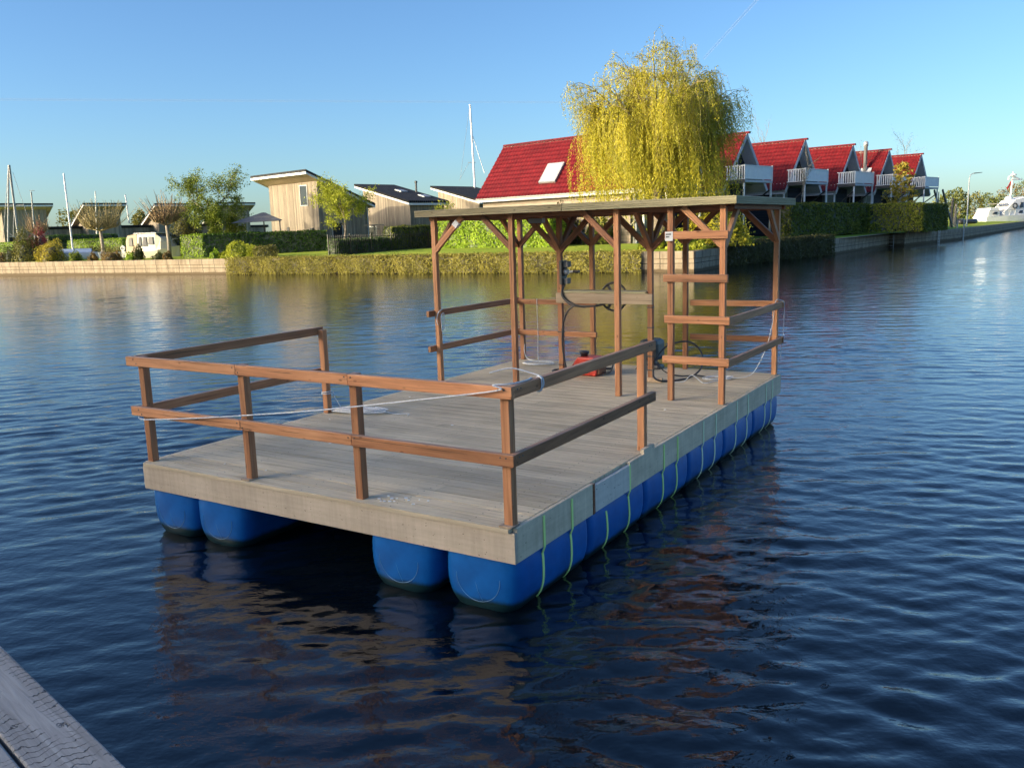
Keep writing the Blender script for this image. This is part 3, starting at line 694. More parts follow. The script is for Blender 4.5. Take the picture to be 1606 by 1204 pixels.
def sapling(px, py_top, Y, label, seed, nleaf=260, lm='olive'):
    P = at(px, 345, Y); h = top_z(px, py_top, P) - LZ
    return tree('bare_tree', (P.x, P.y, LZ), h*.35, h*.62, .05, 2, 7, .38, L[lm], nleaf, .08, label, seed=seed, cloud=.12, bark=M['bark_pale'], lenf=.42)
sapling(1255, 262, 66, 'thin nearly bare sapling in front of the second balcony', 31)
sapling(1331, 250, 78, 'thin bare sapling in front of the third balcony', 32, 120)
sapling(1422, 222, 104, 'slender sparse tree rising behind the last red roof', 33, 350, 'dark')
sapling(1213, 206, 92, 'bare twiggy treetop behind the roof beside the willow', 34, 60, 'rust')

# weeping willow
def willow():
    P0 = at(1034, 200, 48.6); P0.z = 1.12; o = empty('willow_tree', tuple(P0), 0, 'large weeping willow with golden-green hanging fronds behind the raft canopy', 'tree')
    r_ = random.Random(77); tot = 0
    MB().tube([(0, 0, -.1), (.1, 0, 1.5), (-.05, .1, 3.0)], .5, 9, .36).build('trunk', M['bark'], o, True)
    b = MB(); tw = MB(); clumps = []
    def dome(a): return (4.3 + .40*math.sin(2*a + 1.0) + .3*math.sin(3*a))*(1 - .13*max(0, math.cos(a)))
    for k in range(40):
        a = k*2.399 + r_.uniform(-.25, .25); f_ = (k + .5)/40; el_ = math.asin(min(1, .05 + .95*f_)) if k % 2 else math.asin(min(1, .35 + .65*r_.random()))
        ra = dome(a)*math.cos(el_)*r_.uniform(.72, 1.0); zt = 5.9 + 4.55*math.sin(el_)*r_.uniform(.80, 1.03)
        e = Vector((math.cos(a)*ra, math.sin(a)*ra, zt)); st = Vector((0, .1, r_.uniform(2.4, 3.1))); m_ = Vector((e.x*.38, e.y*.38, 3.0 + (zt - 3.0)*.58))
        pts = spline([st, m_, e], 6); b.tube(pts, .13, 6, .022, cap=False)
        for j in range(10):
            q = pts[r_.randrange(5, len(pts))]; aa = a + r_.gauss(0, 1.0); l2 = r_.uniform(.6, 1.7)
            e2 = q + Vector((math.cos(aa)*l2, math.sin(aa)*l2, r_.uniform(-.25, .75)))
            b.tube([q, q.lerp(e2, .5) + Vector((0, 0, .18)), e2], .026, 4, .008, cap=False)
            clumps.append((q, e2, aa))
    b.build('branches', M['twig_olive'], o, True)
    LV = []; LN = []
    for (q, e2, aa) in clumps:
        dens = r_.choice((5, 10, 16, 26)); L0 = r_.uniform(.5, 1.25); ra = math.hypot(e2.x, e2.y); hi = max(0, min(1, (e2.z - 6.2)/4.0))
        longf = (1 - hi)*r_.uniform(.8, 3.0)*(.35 + .65*min(1, ra/3.2))
        for i in range(dens):
            s0 = q.lerp(e2, r_.uniform(.15, 1.05)) + Vector((r_.gauss(0, .09), r_.gauss(0, .09), r_.gauss(0, .09))); ang = aa + r_.gauss(0, .7 + .8*hi)
            length = L0*r_.uniform(.6, 1.3) + longf*r_.uniform(.5, 1.15); length = max(.35, min(length, s0.z - 1.9 - r_.uniform(0, 1.6)))
            arc = r_.uniform(.15, .6)*min(1.2, length)*(1 + .5*hi); rise = r_.uniform(0, .45)*hi
            m_ = max(7, int(length/.052)); t = np.linspace(0, 1, m_); sway = .09*length
            x = s0.x + math.cos(ang)*arc*(1 - np.exp(-3*t)) + sway*t*t + .05*np.sin(7*t + i); y = s0.y + math.sin(ang)*arc*(1 - np.exp(-3*t)) + .04*np.cos(6*t + i)
            z = s0.z + rise*np.sin(np.minimum(1, t*2.2)*math.pi) - length*t**1.35
            pts = np.stack([x, y, z], 1); wx, wy = x + P0.x - 10.6, y + P0.y - 57.1
            lx, ly = wx*qq.x + wy*qq.y, wx*rr_.x + wy*rr_.y
            keep = ~((lx < .5) & (np.abs(ly) < 3.3) & (z + P0.z < 8.9 - np.abs(ly)*1.15)); pts = pts[keep]
            if len(pts) < 4: continue
            if i % 2 == 0: tw.tube([Vector(p) for p in pts[::max(1, len(pts)//6)]], .006, 3, .004, cap=False)
            pts = pts + rng.normal(size=pts.shape)*.03
            LV.append(pts); rad = pts - np.array([0, 0, 5.5]); LN.append(rad/(np.linalg.norm(rad, axis=1, keepdims=True) + 1e-6))
    for i in range(560):                                         # long outer curtain
        a = r_.uniform(0, 2*math.pi); ra = dome(a)*r_.uniform(.55, 1.05); z0 = r_.uniform(3.6, 6.8); ln = min(r_.uniform(1.6, 4.2), z0 - r_.uniform(.9, 2.6))
        if ln < .8: continue
        t = np.linspace(0, 1, max(8, int(ln/.055))); x = math.cos(a)*(ra + .35*(1 - np.exp(-3*t))) + .08*ln*t*t + .05*np.sin(7*t + i); y = math.sin(a)*(ra + .35*(1 - np.exp(-3*t))) + .04*np.cos(6*t + i)
        z = z0 - ln*t**1.15; wx, wy = x + P0.x - 10.6, y + P0.y - 57.1; lx, ly = wx*qq.x + wy*qq.y, wx*rr_.x + wy*rr_.y
        pts = np.stack([x, y, z], 1)[~((lx < .5) & (np.abs(ly) < 3.3) & (z + P0.z < 8.9 - np.abs(ly)*1.15))]
        if len(pts) < 4: continue
        pts = pts + rng.normal(size=pts.shape)*.03; LV.append(pts); rad = pts - np.array([0, 0, 5.5]); LN.append(rad/(np.linalg.norm(rad, axis=1, keepdims=True) + 1e-6))
    tw.build('twigs', M['twig_olive'], o)
    P = np.concatenate(LV); N = np.concatenate(LN)
    n = len(P); hi_ = np.clip((P[:, 2:3] - 5.5)/4.5, 0, 1); d = np.tile((0., 0., -1.), (n, 1)) + rng.normal(size=(n, 3))*(.40 + .55*hi_); nn = N + rng.normal(size=(n, 3))*.6
    nn -= d*np.sum(nn*d, 1, keepdims=True)/np.sum(d*d, 1, keepdims=True); nn /= np.linalg.norm(nn, axis=1, keepdims=True) + 1e-9; d /= np.linalg.norm(d, axis=1, keepdims=True)
    s_ = np.cross(nn, d); k = rng.uniform(.55, 1.3, (n, 1)); l = d*.125*k; w = s_*.042*k*.5
    quads('fronds', np.stack([P, P + l*.45 + w, P + l, P + l*.45 - w], 1), L['willow'], o)
    return n
print('willow leaves', willow())

# distant trees and bushes beyond the houses
def far_tree(px, py_base, py_top, wpx, Y, label, mat='far', n=1300, lf=.5, name='distant_tree'):
    P = at(px, py_base, Y); s_ = Y/1351; z0 = LZ; top = at(px, py_top, Y).z - z0; rx = wpx/2*s_
    o = empty(name, (P.x, P.y, z0), 0, label, 'tree', 'distant trees beyond the houses')
    MB().tube([(0, 0, 0), (0, 0, top*.5)], .2, 6, .1).build('trunk', M['bark'], o)
    d = rng.normal(size=(n, 3)); d /= np.linalg.norm(d, axis=1, keepdims=True)
    rad = (1 + .2*np.sin(4*d[:, 0] + px) + .15*np.sin(5*d[:, 2] + 3*d[:, 1]))*rng.uniform(.45, 1, n)**.6
    Pn = d*rad[:, None]*np.array([rx, rx*.7, top*.5]) + np.array([0, 0, top*.52])
    quads('crown', leaves(Pn, lf, lf*.6, d + rng.normal(size=d.shape)), L[mat], o)
far_tree(118, 350, 325, 44, 150, 'dull green far tree between the first two left houses', 'olive')
far_tree(222, 350, 331, 30, 150, 'dull green far tree left of the third timber house', 'olive')
for k, (px, top, wpx, Y, m_) in enumerate([(1483, 300, 34, 128, 'far'), (1505, 296, 26, 135, 'far'), (1528, 303, 30, 180, 'olive'), (1548, 304, 30, 190, 'far'), (1566, 306, 26, 200, 'far'), (1583, 288, 40, 205, 'rust'), (1604, 283, 44, 210, 'far'), (1632, 290, 46, 205, 'olive')]):
    far_tree(px, 335, top, wpx, Y, ['feathery pale bush right of the last balcony', 'pale upright bush left of the street lamp', 'low dull bush directly behind the street lamp', 'pale low bush right of the street lamp', 'pale bush behind the black dinghy', 'reddish bare bush behind the cruiser mast', 'pale feathery tree behind the cruiser cabin', 'dull olive tree at the right edge behind the cruiser'][k], m_, 1100, .4, 'distant_bush')

# ------------------------------------------------------------------ timber houses with single-pitch roofs
def timber_house(P, xd, Lx, Ly, zh, zl, label, oh=(1.0, .35, .35), zg=LZ, skylights=(), windows=(), annex=None, chimney=None):
    """P: ground corner under the high wall; local +x runs down the roof slope. zh/zl are world heights of the wall tops"""
    o = empty('timber_house', (P.x, P.y, zg), math.atan2(xd.y, xd.x), label, 'house')
    zh -= zg; zl -= zg; sl = (zh - zl)/Lx; ox, ol, oy = oh
    MB().prism([(0, 0, -.3), (Lx, 0, -.3), (Lx, 0, zl), (0, 0, zh)], (0, Ly, 0)).build('wall', M['clad'], o)
    xa, xb = -ox, Lx + ol; za, zb = zh + sl*ox, zl - sl*ol; ya, yb = -oy, Ly + oy
    rf = MB().prism([(xa - .05, ya - .05, za + .145), (xb + .05, ya - .05, zb + .145), (xb + .05, ya - .05, zb + .33), (xa - .05, ya - .05, za + .33)], (0, yb - ya + .10, 0)).build('roof', M['shingle'], o)
    f = MB()
    for y0, y1 in ((ya - .03, ya + .02), (yb - .02, yb + .03)):
        f.prism([(xa - .02, y0, za - .02), (xb + .02, y0, zb - .02), (xb + .02, y0, zb + .14), (xa - .02, y0, za + .14)], (0, y1 - y0, 0))
    f.box(xa - .04, xa + .01, ya - .035, yb + .035, za - .04, za + .14); f.box(xb - .01, xb + .04, ya - .035, yb + .035, zb - .04, zb + .14)
    f.build('fascia', M['white'], rf)
    MB().prism([(xa + .02, ya + .03, za + .02), (xb - .02, ya + .03, zb + .02), (xb - .02, ya + .03, zb + .15), (xa + .02, ya + .03, za + .15)], (0, yb - ya - .06, 0)).build('soffit', M['raw'], rf)
    for (sx_, sy_) in skylights:
        zc = zh - sl*sx_ + .36; a = math.atan(sl); Mx = Matrix.Translation((sx_, sy_, zc)) @ Matrix.Rotation(a, 4, 'Y')
        fr = MB().box(-.45, .45, -.4, .4, -.04, .06, Mx).build('skylight', M['galv'], rf)
    for (wall, u, z0, wd, ht) in windows:
        # wall 'h' = high wall (x=0 plane), 'a' = y=0 side, 'b' = y=Ly side
        if wall == 'h': bx = lambda d0, d1, m0, m1, q0, q1: (d0, d1, u + m0, u + m1, z0 + q0, z0 + q1)
        elif wall == 'b': bx = lambda d0, d1, m0, m1, q0, q1: (u + m0, u + m1, Ly - d1, Ly - d0, z0 + q0, z0 + q1)
        else: bx = lambda d0, d1, m0, m1, q0, q1: (u + m0, u + m1, d0, d1, z0 + q0, z0 + q1)
        g = MB(); t = .06
        g.box(*bx(-.05, .02, 0, wd, -t, 0)); g.box(*bx(-.05, .02, 0, wd, ht, ht + t)); g.box(*bx(-.05, .02, -t, 0, -t, ht + t)); g.box(*bx(-.05, .02, wd, wd + t, -t, ht + t))
        fr = g.build('window', M['galv'], o); MB().box(*bx(-.02, .03, 0, wd, 0, ht)).build('pane', M['glass'], fr)
    if annex:
        x0, x1, y0, y1, h0, h1 = annex
        a_ = MB().prism([(x0, y0, -.3), (x1, y0, -.3), (x1, y0, h1), (x0, y0, h0)], (0, y1 - y0, 0)).build('annex', M['clad'], o)
        MB().prism([(x0 - .3, y0 - .3, h0 + .1), (x1 + .3, y0 - .3, h1 + .1), (x1 + .3, y0 - .3, h1 + .3), (x0 - .3, y0 - .3, h0 + .3)], (0, y1 - y0 + .6, 0)).build('annex_roof', M['shingle'], a_)
        g = MB(); g.box(x0 - .33, x1 + .33, y0 - .34, y0 - .31, h1 - .0, h1 + .12) if h0 == h1 else g.prism([(x0 - .33, y0 - .34, h0 - .02), (x1 + .33, y0 - .34, h1 - .02), (x1 + .33, y0 - .34, h1 + .12), (x0 - .33, y0 - .34, h0 + .12)], (0, .03, 0))
        g.build('annex_fascia', M['white'], a_)
    if chimney:
        x_, y_ = chimney; MB().lathe([(.09, 0), (.09, .9), (.14, .92), (.14, 1.05), (.05, 1.1)], 8, (x_, y_, zh - sl*x_ + .25)).build('chimney', M['dark_metal'], rf)
    return o
# tall house: high wall in the sun
C1 = at(502, 362, 69); Lh = along(C1, -qq, 421, 290); Ls = along(C1, rr_, 578, 340)
zt1 = at(494, 284, 69).z
timber_house(C1, rr_, Ls, Lh, zt1, zt1 - Ls*.40, 'tall timber house with a sunlit high wall and one small window', oh=(1.25, .3, .5),
    windows=[('h', along(C1, -qq, 483, 322), at(470, 322, C1.y + 1).z - LZ, .95, 1.5), ('a', 1.2, .2, .9, 1.9)])
h1 = bpy.data.objects['timber_house']
MB().tube([(Ls*.97, -.06, 0), (Ls*.97, -.06, zt1 - Ls*.40 - LZ)], .05, 6).build('downpipe', M['galv'], h1); MB().box(-.05, .0, Lh*.62, Lh*.66, 0, 1.9).build('dark_slot', M['dark_metal'], h1)  # dark strip on the high wall stands in for a shaded upright gap
MB().box(-.14, -.02, Lh*.12, Lh*.17, 1.55, 1.75).build('wall_lamp', M['dark_metal'], h1); MB().box(1.0, 3.4, -.03, .0, 1.0, 1.06).build('ledge', M['clad_grey'], h1)
# second house, roof sloping towards the camera
C2 = at(644.5, 359, 75); L2 = along(C2, -qq, 569, 295); W2 = along(C2, rr_, 697, 335); P2 = C2 - qq*L2
timber_house(P2, qq, L2, W2, at(569, 297, P2.y).z, at(644, 320, C2.y).z, 'timber house with a dark sloping roof and two small skylights', oh=(.75, .25, .3),
    skylights=[(L2*.38, W2*.62), (L2*.74, W2*.80)], chimney=(L2*.45, W2*.97), windows=[('a', .35, .0, 1.3, 1.75)])
C3 = at(752, 330, 84); L3 = along(C3, -qq, 687, 300); P3 = C3 - qq*L3
timber_house(P3, qq, L3, 5.5, at(687, 299, P3.y).z, at(752, 318, C3.y).z, 'farther timber house half hidden behind the big red roof', oh=(.7, .3, .3), skylights=[(L3*.7, 4.3)])
# four houses further left, seen from the low side
PA = at(8.7, 382, 98); PA.z = 0
for k, px in enumerate((8.7, 137, 248, 346)):
    Pk = PA + rr_*(along(PA, rr_, px, 345) if k else 0)
    pxe = (74, 189, 298, 392)[k]; Lw = along(Pk, rr_, pxe, 345)
    zt = at(px, (329, 328, 328, 326)[k], Pk.y).z
    pe = (-20, 103, 213, 333)[k]; Ld = abs(along(Pk, -qq, pe, 353))
    lab = ['weathered timber house behind the twin masts at the left edge', 'weathered timber house behind the wide umbrella-shaped pollard', 'weathered timber house behind the motor cruiser in the garden', 'weathered timber house behind the big leafy tree'][k]
    Or = Pk + rr_*Lw
    timber_house(Or, -qq, max(4, Ld), Lw, zt, zt - max(4, Ld)*.52, lab, oh=(.7, .3, .55), annex=(2.0, 7, -4.6, -.06, 2.9, 2.3) if k < 3 else (1.5, 5, -3.2, -.06, 2.6, 2.2),
        windows=[('h', Lw*.12, .1, 1.1, 1.9), ('h', Lw*.38, .5, 1.6, 1.3), ('h', Lw*.72, .1, .9, 2.0)])

# ------------------------------------------------------------------ red-roofed houses with balconies
RH0 = v2(10.6, 57.1); STEP = v2(6.228, 6.478)
def tile_plane(side, Lr, hw, zr, ze, x1=.28):
    nx, nz = int((Lr + x1)/.075), 13*4
    u = np.linspace(-Lr, x1, nx); t = np.linspace(0, 1, nz)
    U, T = np.meshgrid(u, t, indexing='ij'); prof = .06*np.abs(np.sin(U*math.pi/.30))**.8; step = .06*np.mod(T*13 - 1e-6, 1.0)
    nrm = np.array([(zr - ze), hw]); nrm = nrm/np.linalg.norm(nrm)       # outward (y,z) scaled by side
    off = prof + step + .17; Y_ = side*(T*hw + nrm[0]*off); Z_ = zr + (ze - zr)*T + nrm[1]*off
    A_ = np.stack([U, Y_, Z_], -1); me = grid_mesh('roof_tiles', A_ if side < 0 else A_[::-1]); return me
HW, ZR, ZE, LR = 3.12, 7.35, 3.55, 14.7
def red_house():
    o = empty('red_roofed_house', (0, 0, 0), 0)
    MB().box(-LR + .3, -1.2, -2.62, 2.62, -.2, 4.0).build('wall', M['clad_dark'], o)
    for s_ in (-1, 1):
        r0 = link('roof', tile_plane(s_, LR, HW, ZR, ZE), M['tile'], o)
        nrm = Vector((0, s_*(ZR-ZE), HW)).normalized()
        sl = [Vector((0, 0, ZR)), Vector((0, s_*HW, ZE))]
        MB().prism([(-LR, 0, ZR), (-LR, s_*HW, ZE), Vector((-LR, s_*HW, ZE)) + nrm*.15, Vector((-LR, 0, ZR)) + Vector((0, 0, .22))], (LR + .24, 0, 0)).build('soffit', M['soffit'], r0)
        MB().prism([Vector((.25, 0, ZR - .10)), Vector((.25, s_*HW, ZE - .10)), Vector((.25, s_*HW, ZE)) + nrm*.2, Vector((.25, 0, ZR + .30))], (.045, 0, 0)).build('bargeboard', M['soffit'], r0)
        MB().box(-LR, .2, s_*HW - .07, s_*HW + .07, ZE - .12, ZE).build('gutter', M['soffit'], r0)
    b = MB(); x = -LR
    while x < .2: b.prism([(x, -.16, ZR + .22), (x, -.09, ZR + .36), (x, .09, ZR + .36), (x, .16, ZR + .22)], (.36, 0, 0)); x += .38
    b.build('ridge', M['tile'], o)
    gw = MB(); y1 = HW*(ZR - 4.15)/(ZR - ZE)
    gw.prism([(-.75, -y1 + .03, 4.12), (-.75, y1 - .03, 4.12), (-.75, .0, ZR - .04)], (.12, 0, 0)); gw.build('gable_wall', M['clad_dark'], o)
    d_ = MB(); d_.box(-.60, -.53, -.55, .25, 4.2, 6.35); d_.build('door', M['white'], o)
    MB().box(-.525, -.51, -.40, .10, 4.9, 6.2).build('pane', M['glass'], d_ and o.children[-1])
    MB().prism([(-.62, -2.4, 4.2), (-.62, -.62, 4.2), (-.62, -.62, 6.25)], (.05, 0, 0)).build('gable_panel', M['white'], o)
    BX, BY0, BY1, BZ = 1.7, -2.85, 1.15, 4.25
    bl = MB().box(-1.6, BX, BY0, BY1, BZ - .16, BZ).build('balcony', M['soffit'], o)
    MB().box(.2, BX + .03, BY0 - .03, BY0 - .005, BZ - .22, BZ + .03).build('edge_board', M['dark_metal'], bl)
    p = MB(); x = .30
    while x < BX - .05: p.box(x, x + .09, BY0 + .01, BY0 + .04, BZ + .08, BZ + .92); x += .19
    p.box(.2, BX, BY0, BY0 + .05, BZ + .92, BZ + .99); p.box(.2, BX, BY0, BY0 + .05, BZ + .03, BZ + .08)
    y = BY0
    while y < BY1 - .05: p.box(BX - .04, BX - .01, y, y + .165, BZ + .06, BZ + .93); y += .18
    p.box(BX - .05, BX + .03, BY0, BY1, BZ + .93, BZ + .99)
    p.box(BX - .06, BX + .02, BY0 - .02, BY0 + .07, BZ, BZ + 1.03); p.box(BX - .06, BX + .02, BY1 - .09, BY1, BZ, BZ + 1.03); p.build('railing', M['white'], bl)
    for (x, y) in ((.05, -2.95), (BX - .08, BY0 + .06), (BX - .08, BY1 - .1)): MB().box(x - .05, x + .05, y - .05, y + .05, -.2, BZ - .16).build('post', M['white'], o)
    MB().bar((-1.15, -2.9, 1.3), (BX - .1, -2.9, 3.6), .09, .09).build('brace', M['black'], o); MB().bar((BX - .1, .9, 3.6), (-1.15, .9, 1.6), .09, .09).build('brace', M['black'], o)
    MB().box(-1.19, -.95, -2.55, -.3, -.2, 3.75).build('brick_panel', M['brick_grey'], o)
    MB().tube([(-.5, -HW, 3.5), (-.7, -2.75, 2.9), (-.7, -2.72, -.1)], .06, 6).build('drainpipe', M['galv'], o)
    return o
def copy_tree(o, parent=None):
    c = o.copy(); col.objects.link(c)
    if parent is not None: c.parent = parent
    for ch in list(o.children): copy_tree(ch, c)
    return c
proto = red_house(); ang = math.atan2(qq.y, qq.x)
labs = ['big red-tiled house behind the willow with one roof window', 'red-tiled balcony house whose gable shows just right of the willow', 'second red-tiled balcony house to the right of the willow', 'third red-tiled balcony house right of the willow, behind a bare sapling', 'red-tiled balcony house with a steel flue pipe on its roof', 'farthest red-tiled house at the right end of the row, behind the golden tree']
rows_ = [proto] + [copy_tree(proto) for k in range(5)]
for k in range(6):
    o = rows_[k]
    Pk = RH0 + STEP*k + qq*(.0, .3, .42, .5, .22, 0)[k] + (v2(0, 0) if k < 5 else v2(.3, .5)); o.location = (Pk.x, Pk.y, LZ - .28); o.rotation_euler = (0, 0, ang)
    tag(o, labs[k], 'house', 'red-roofed balcony houses')
    slope = math.atan2(ZR - ZE, HW)
    rl = [c for c in o.children if c.name.startswith('roof')][0]
    if k == 0:
        for ch in list(o.children):
            if ch.name.startswith('wall'): pass
        w0 = MB().box(-LR + .25, -1.15, -2.72, -2.625, -.2, 3.98).build('side_cladding', M['clad_h'], o)
        Mx = Matrix.Translation((-LR + 6.6, -HW*.63 - .24, ZR - (ZR-ZE)*.63 + .2)) @ Matrix.Rotation(slope, 4, 'X')
        sk = MB().box(-.75, .75, -.85, .85, -.05, .09, Mx).build('skylight', M['galv'], o)
        MB().box(-.64, .64, -.74, .74, .091, .10, Mx).build('pane', M['soffit'], sk)
    if k == 4:
        yb = -HW*.52; zb = ZR - (ZR-ZE)*.52
        MB().lathe([(.17, -.3), (.17, 2.5), (.22, 2.52), (.22, 2.85), (.1, 2.95)], 10, (-1.25, yb - .1, zb + .1)).build('flue', M['galv'], o, True)
        Mx = Matrix.Translation((-1.25, yb - .22, zb + .12)) @ Matrix.Rotation(slope, 4, 'X'); MB().box(-.55, .55, -.6, .6, .02, .08, Mx).build('flashing', M['soffit'], o)
    if k == 5:
        MB().box(1.7, 1.76, 1.2, 1.3, .0, 3.8).build('stair_post', M['dark_metal'], o)
        s_ = MB(); s_.bar((1.2, 1.5, 4.0), (1.2, 5.2, .2), .12, .22); s_.bar((2.0, 1.5, 4.0), (2.0, 5.2, .2), .12, .22); s_.build('outside_stair', M['clad_grey'], o)

# ------------------------------------------------------------------ boats, masts, lamp, parasol
def mast_boat(px0, py0, px1, py1, Y, r, mat, label, extra=(), hullx=2.6, deckz=None):
    P = at(px0, py0, Y); T = at(px1, py1, Y); z0 = .5
    o = empty('sailing_boat', (P.x, P.y, z0), R(20), label, 'sailing boat', None)
    inv = Matrix.Rotation(-R(20), 3, 'Z'); loc = lambda V: inv @ (V - Vector((P.x, P.y, z0)))
    h = MB(); n = 9; v = []; sec = []
    for i in range(n):
        t = i/(n-1); x = -hullx + 2*hullx*t; wd = .95*math.sin(math.pi*(.12 + .80*(1-t)))**.7 if t < 1 else .03
        sec.append([(x, -wd, .55 + .1*t), (x, -wd*.8, 0), (x, 0, -.35), (x, wd*.8, 0), (x, wd, .55 + .1*t)])
    for s_ in sec: v += s_
    fcs = [(i*5+j, i*5+j+1, (i+1)*5+j+1, (i+1)*5+j) for i in range(n-1) for j in range(4)] + [(i*5+4, i*5, (i+1)*5, (i+1)*5+4) for i in range(n-1)] + [(0, 1, 2, 3, 4)[::-1]]
    h.poly(v, fcs); h.build('hull', M['white'], o, True)
    MB().tube([loc(P) - Vector((0, 0, .4)), loc(P), loc(T)], r, 7, r*.7).build('mast', mat, o)
    for (a, b, rr, m_) in extra: MB().tube([loc(at(*a, Y)), loc(at(*b, Y))], rr, 5).build('rigging', m_, o)
    return o
mast_boat(13, 382, 13.5, 259, 92, .11, M['mast_grey'], 'sailing boat with tall twin grey masts and rigging at the far left',
    extra=[((29, 372), (14.5, 259), .12, M['mast_grey']), ((9, 322), (38, 322), .05, M['mast_grey']), ((20, 270), (45, 345), .02, M['mast_grey']), ((5, 375), (13, 262), .03, M['mast_grey']), ((21, 372), (22, 322), .04, M['mast_grey']), ((10, 362), (30, 378), .03, M['mast_grey'])])
mast_boat(55, 372, 49, 301, 95, .10, M['mast_grey'], 'boat with a short grey mast behind the small pollard', extra=[((46, 299), (54, 299), .03, M['mast_grey'])])
dn = mast_boat(115, 397, 101, 282, fpos(115, 3.2).y, .085, M['mast'], 'small white sailing dinghy with a leaning mast and light blue cover on the left bank', hullx=2.3)
MB().prism([(-2.0, -.7, .62), (-2.0, .7, .62), (-2.0, 0, .95)], (3.4, 0, 0)).build('cover', M['bluecover'], dn)
dn.location.z = 1.02
mast_boat(152, 370, 149.5, 300, 100, .09, M['mast'], 'boat with a thin white mast seen through the umbrella-shaped pollard')
mast_boat(202, 345, 196.5, 305, 110, .10, M['mast'], 'boat with a short white mast between the second and third timber houses')
mast_boat(747, 330, 737, 164, 92, .13, M['mast'], 'sailing boat with one tall white mast rising left of the big red roof',
    extra=[((741.5, 214), (760, 272), .035, M['mast']), ((736, 170), (722, 280), .014, M['mast_grey']), ((734, 255), (746, 255), .03, M['mast_grey']), ((735, 256), (720, 284), .014, M['mast_grey'])])

def cruiser_small():
    P = fpos(242, 4.0); sc_ = P.y/1351; Lb = 86*sc_; u = Vector((.97, -.24, 0)).normalized()
    o = empty('motor_cruiser', (P.x - u.x*Lb*.5, P.y - u.y*Lb*.5, .9), math.atan2(u.y, u.x), 'cream motor cruiser with beige canvas aft cover lying behind the left quay', 'motor boat')
    k = Lb; wd = 1.15
    def section(x, z0, z1, w0, w1): return [(x, -w0, z0), (x, -w1, z1), (x, w1, z1), (x, w0, z0)]
    hl = MB(); S_ = [section(.06*k, .0, .62, .8, 1.0), section(.4*k, -.1, .66, 1.0, wd), section(.75*k, -.05, .80, .85, 1.1), section(.95*k, .1, .98, .35, .6), section(1.03*k, .3, 1.08, .04, .06)]
    def loft(S): 
        v = [q for s_ in S for q in s_]; f = [(i*4+j, (i+1)*4+j, (i+1)*4+(j+1) % 4, i*4+(j+1) % 4) for i in range(len(S)-1) for j in range(4)] + [(0, 1, 2, 3), tuple((len(S)-1)*4 + q for q in (3, 2, 1, 0))]
        return MB().poly(v, f)
    loft(S_).build('hull', M['cream'], o)
    loft([section(.10*k, .62, 1.55, .98, .9), section(.14*k, .64, 1.95, 1.0, .9), section(.33*k, .66, 2.05, 1.03, .92)]).build('canvas_cover', M['canvas'], o)
    loft([section(.33*k + .01, .66, 2.02, 1.02, .9), section(.70*k, .70, 2.06, 1.0, .88), section(.80*k, .75, 1.72, .95, .80), section(.92*k, .85, 1.05, .55, .45)]).build('cabin', M['cream'], o)
    MB().box(.28*k, .74*k, -.98, .98, 2.07, 2.13).build('cabin_roof', M['white'], o, bevel=.02)
    def win(x0, x1, z0, z1, mat='glass'):
        MB().prism([(x0*k, -1.035, z0), (x1*k, -1.035, z0), (x1*k - .05, -.975, z1), (x0*k + .05, -.975, z1)], (0, .04, 0)).build('window', M[mat], o)
    win(.17, .25, 1.15, 1.78); win(.37, .43, 1.12, 1.82, 'greycanvas'); win(.46, .54, 1.12, 1.82, 'greycanvas'); win(.57, .67, 1.25, 1.82)
    MB().prism([(.715*k, -.86, 1.98), (.81*k, -.76, 1.55), (.81*k, .76, 1.55), (.715*k, .86, 1.98)], (.04, 0, .05)).build('windscreen', M['glass'], o)
    g = MB()
    for x in (.0, .03, .06): g.tube([(x*k, -.9, .3), (x*k, -.9, 1.05)], .03, 5)
    g.tube([(0, -.9, 1.05), (.08*k, -.95, 1.05)], .03, 5); g.tube([(0, -.9, .7), (.08*k, -.95, .7)], .03, 5); g.build('stern_rail', M['white'], o)
    t = MB(); pts = [(.035*k + .17*math.cos(a), -.96, 1.0 + .17*math.sin(a)) for a in np.linspace(0, 2*math.pi, 13)]; t.tube(pts, .05, 6).build('lifebuoy', M['white'], o)
    g = MB(); g.tube([(.8*k, -.95, .95), (.8*k, -.95, 1.4), (1.0*k, -.3, 1.6), (1.02*k, 0, 1.62)], .02, 4).build('bow_rail', M['galv'], o)
cruiser_small()
for px, off, c, lab in ((163, 2.6, 'white', 'white square flower tub right of the umbrella-shaped pollard'), (188, 2.8, 'galv', 'grey square flower tub left of the motor cruiser stern'), (176, 2.4, 'canvas', 'terracotta coloured planter between the white tub and grey tub')):
    P = fpos(px, off); o = empty('flower_tub', (P.x, P.y, zoff(off)), .4, lab, 'flower tub')
    MB().poly([(-.3, -.3, 0), (.3, -.3, 0), (.3, .3, 0), (-.3, .3, 0), (-.38, -.38, .55), (.38, -.38, .55), (.38, .38, .55), (-.38, .38, .55)], [(3, 2, 1, 0), (4, 5, 6, 7), (0, 1, 5, 4), (1, 2, 6, 5), (2, 3, 7, 6), (3, 0, 4, 7)]).build('tub', M[c], o, bevel=.02)
    n = 160; Pn = rng.normal(size=(n, 3))*np.array([.22, .22, .14]) + np.array([0, 0, .72]); quads('foliage', leaves(Pn, .12, .07), L['olive'], o)

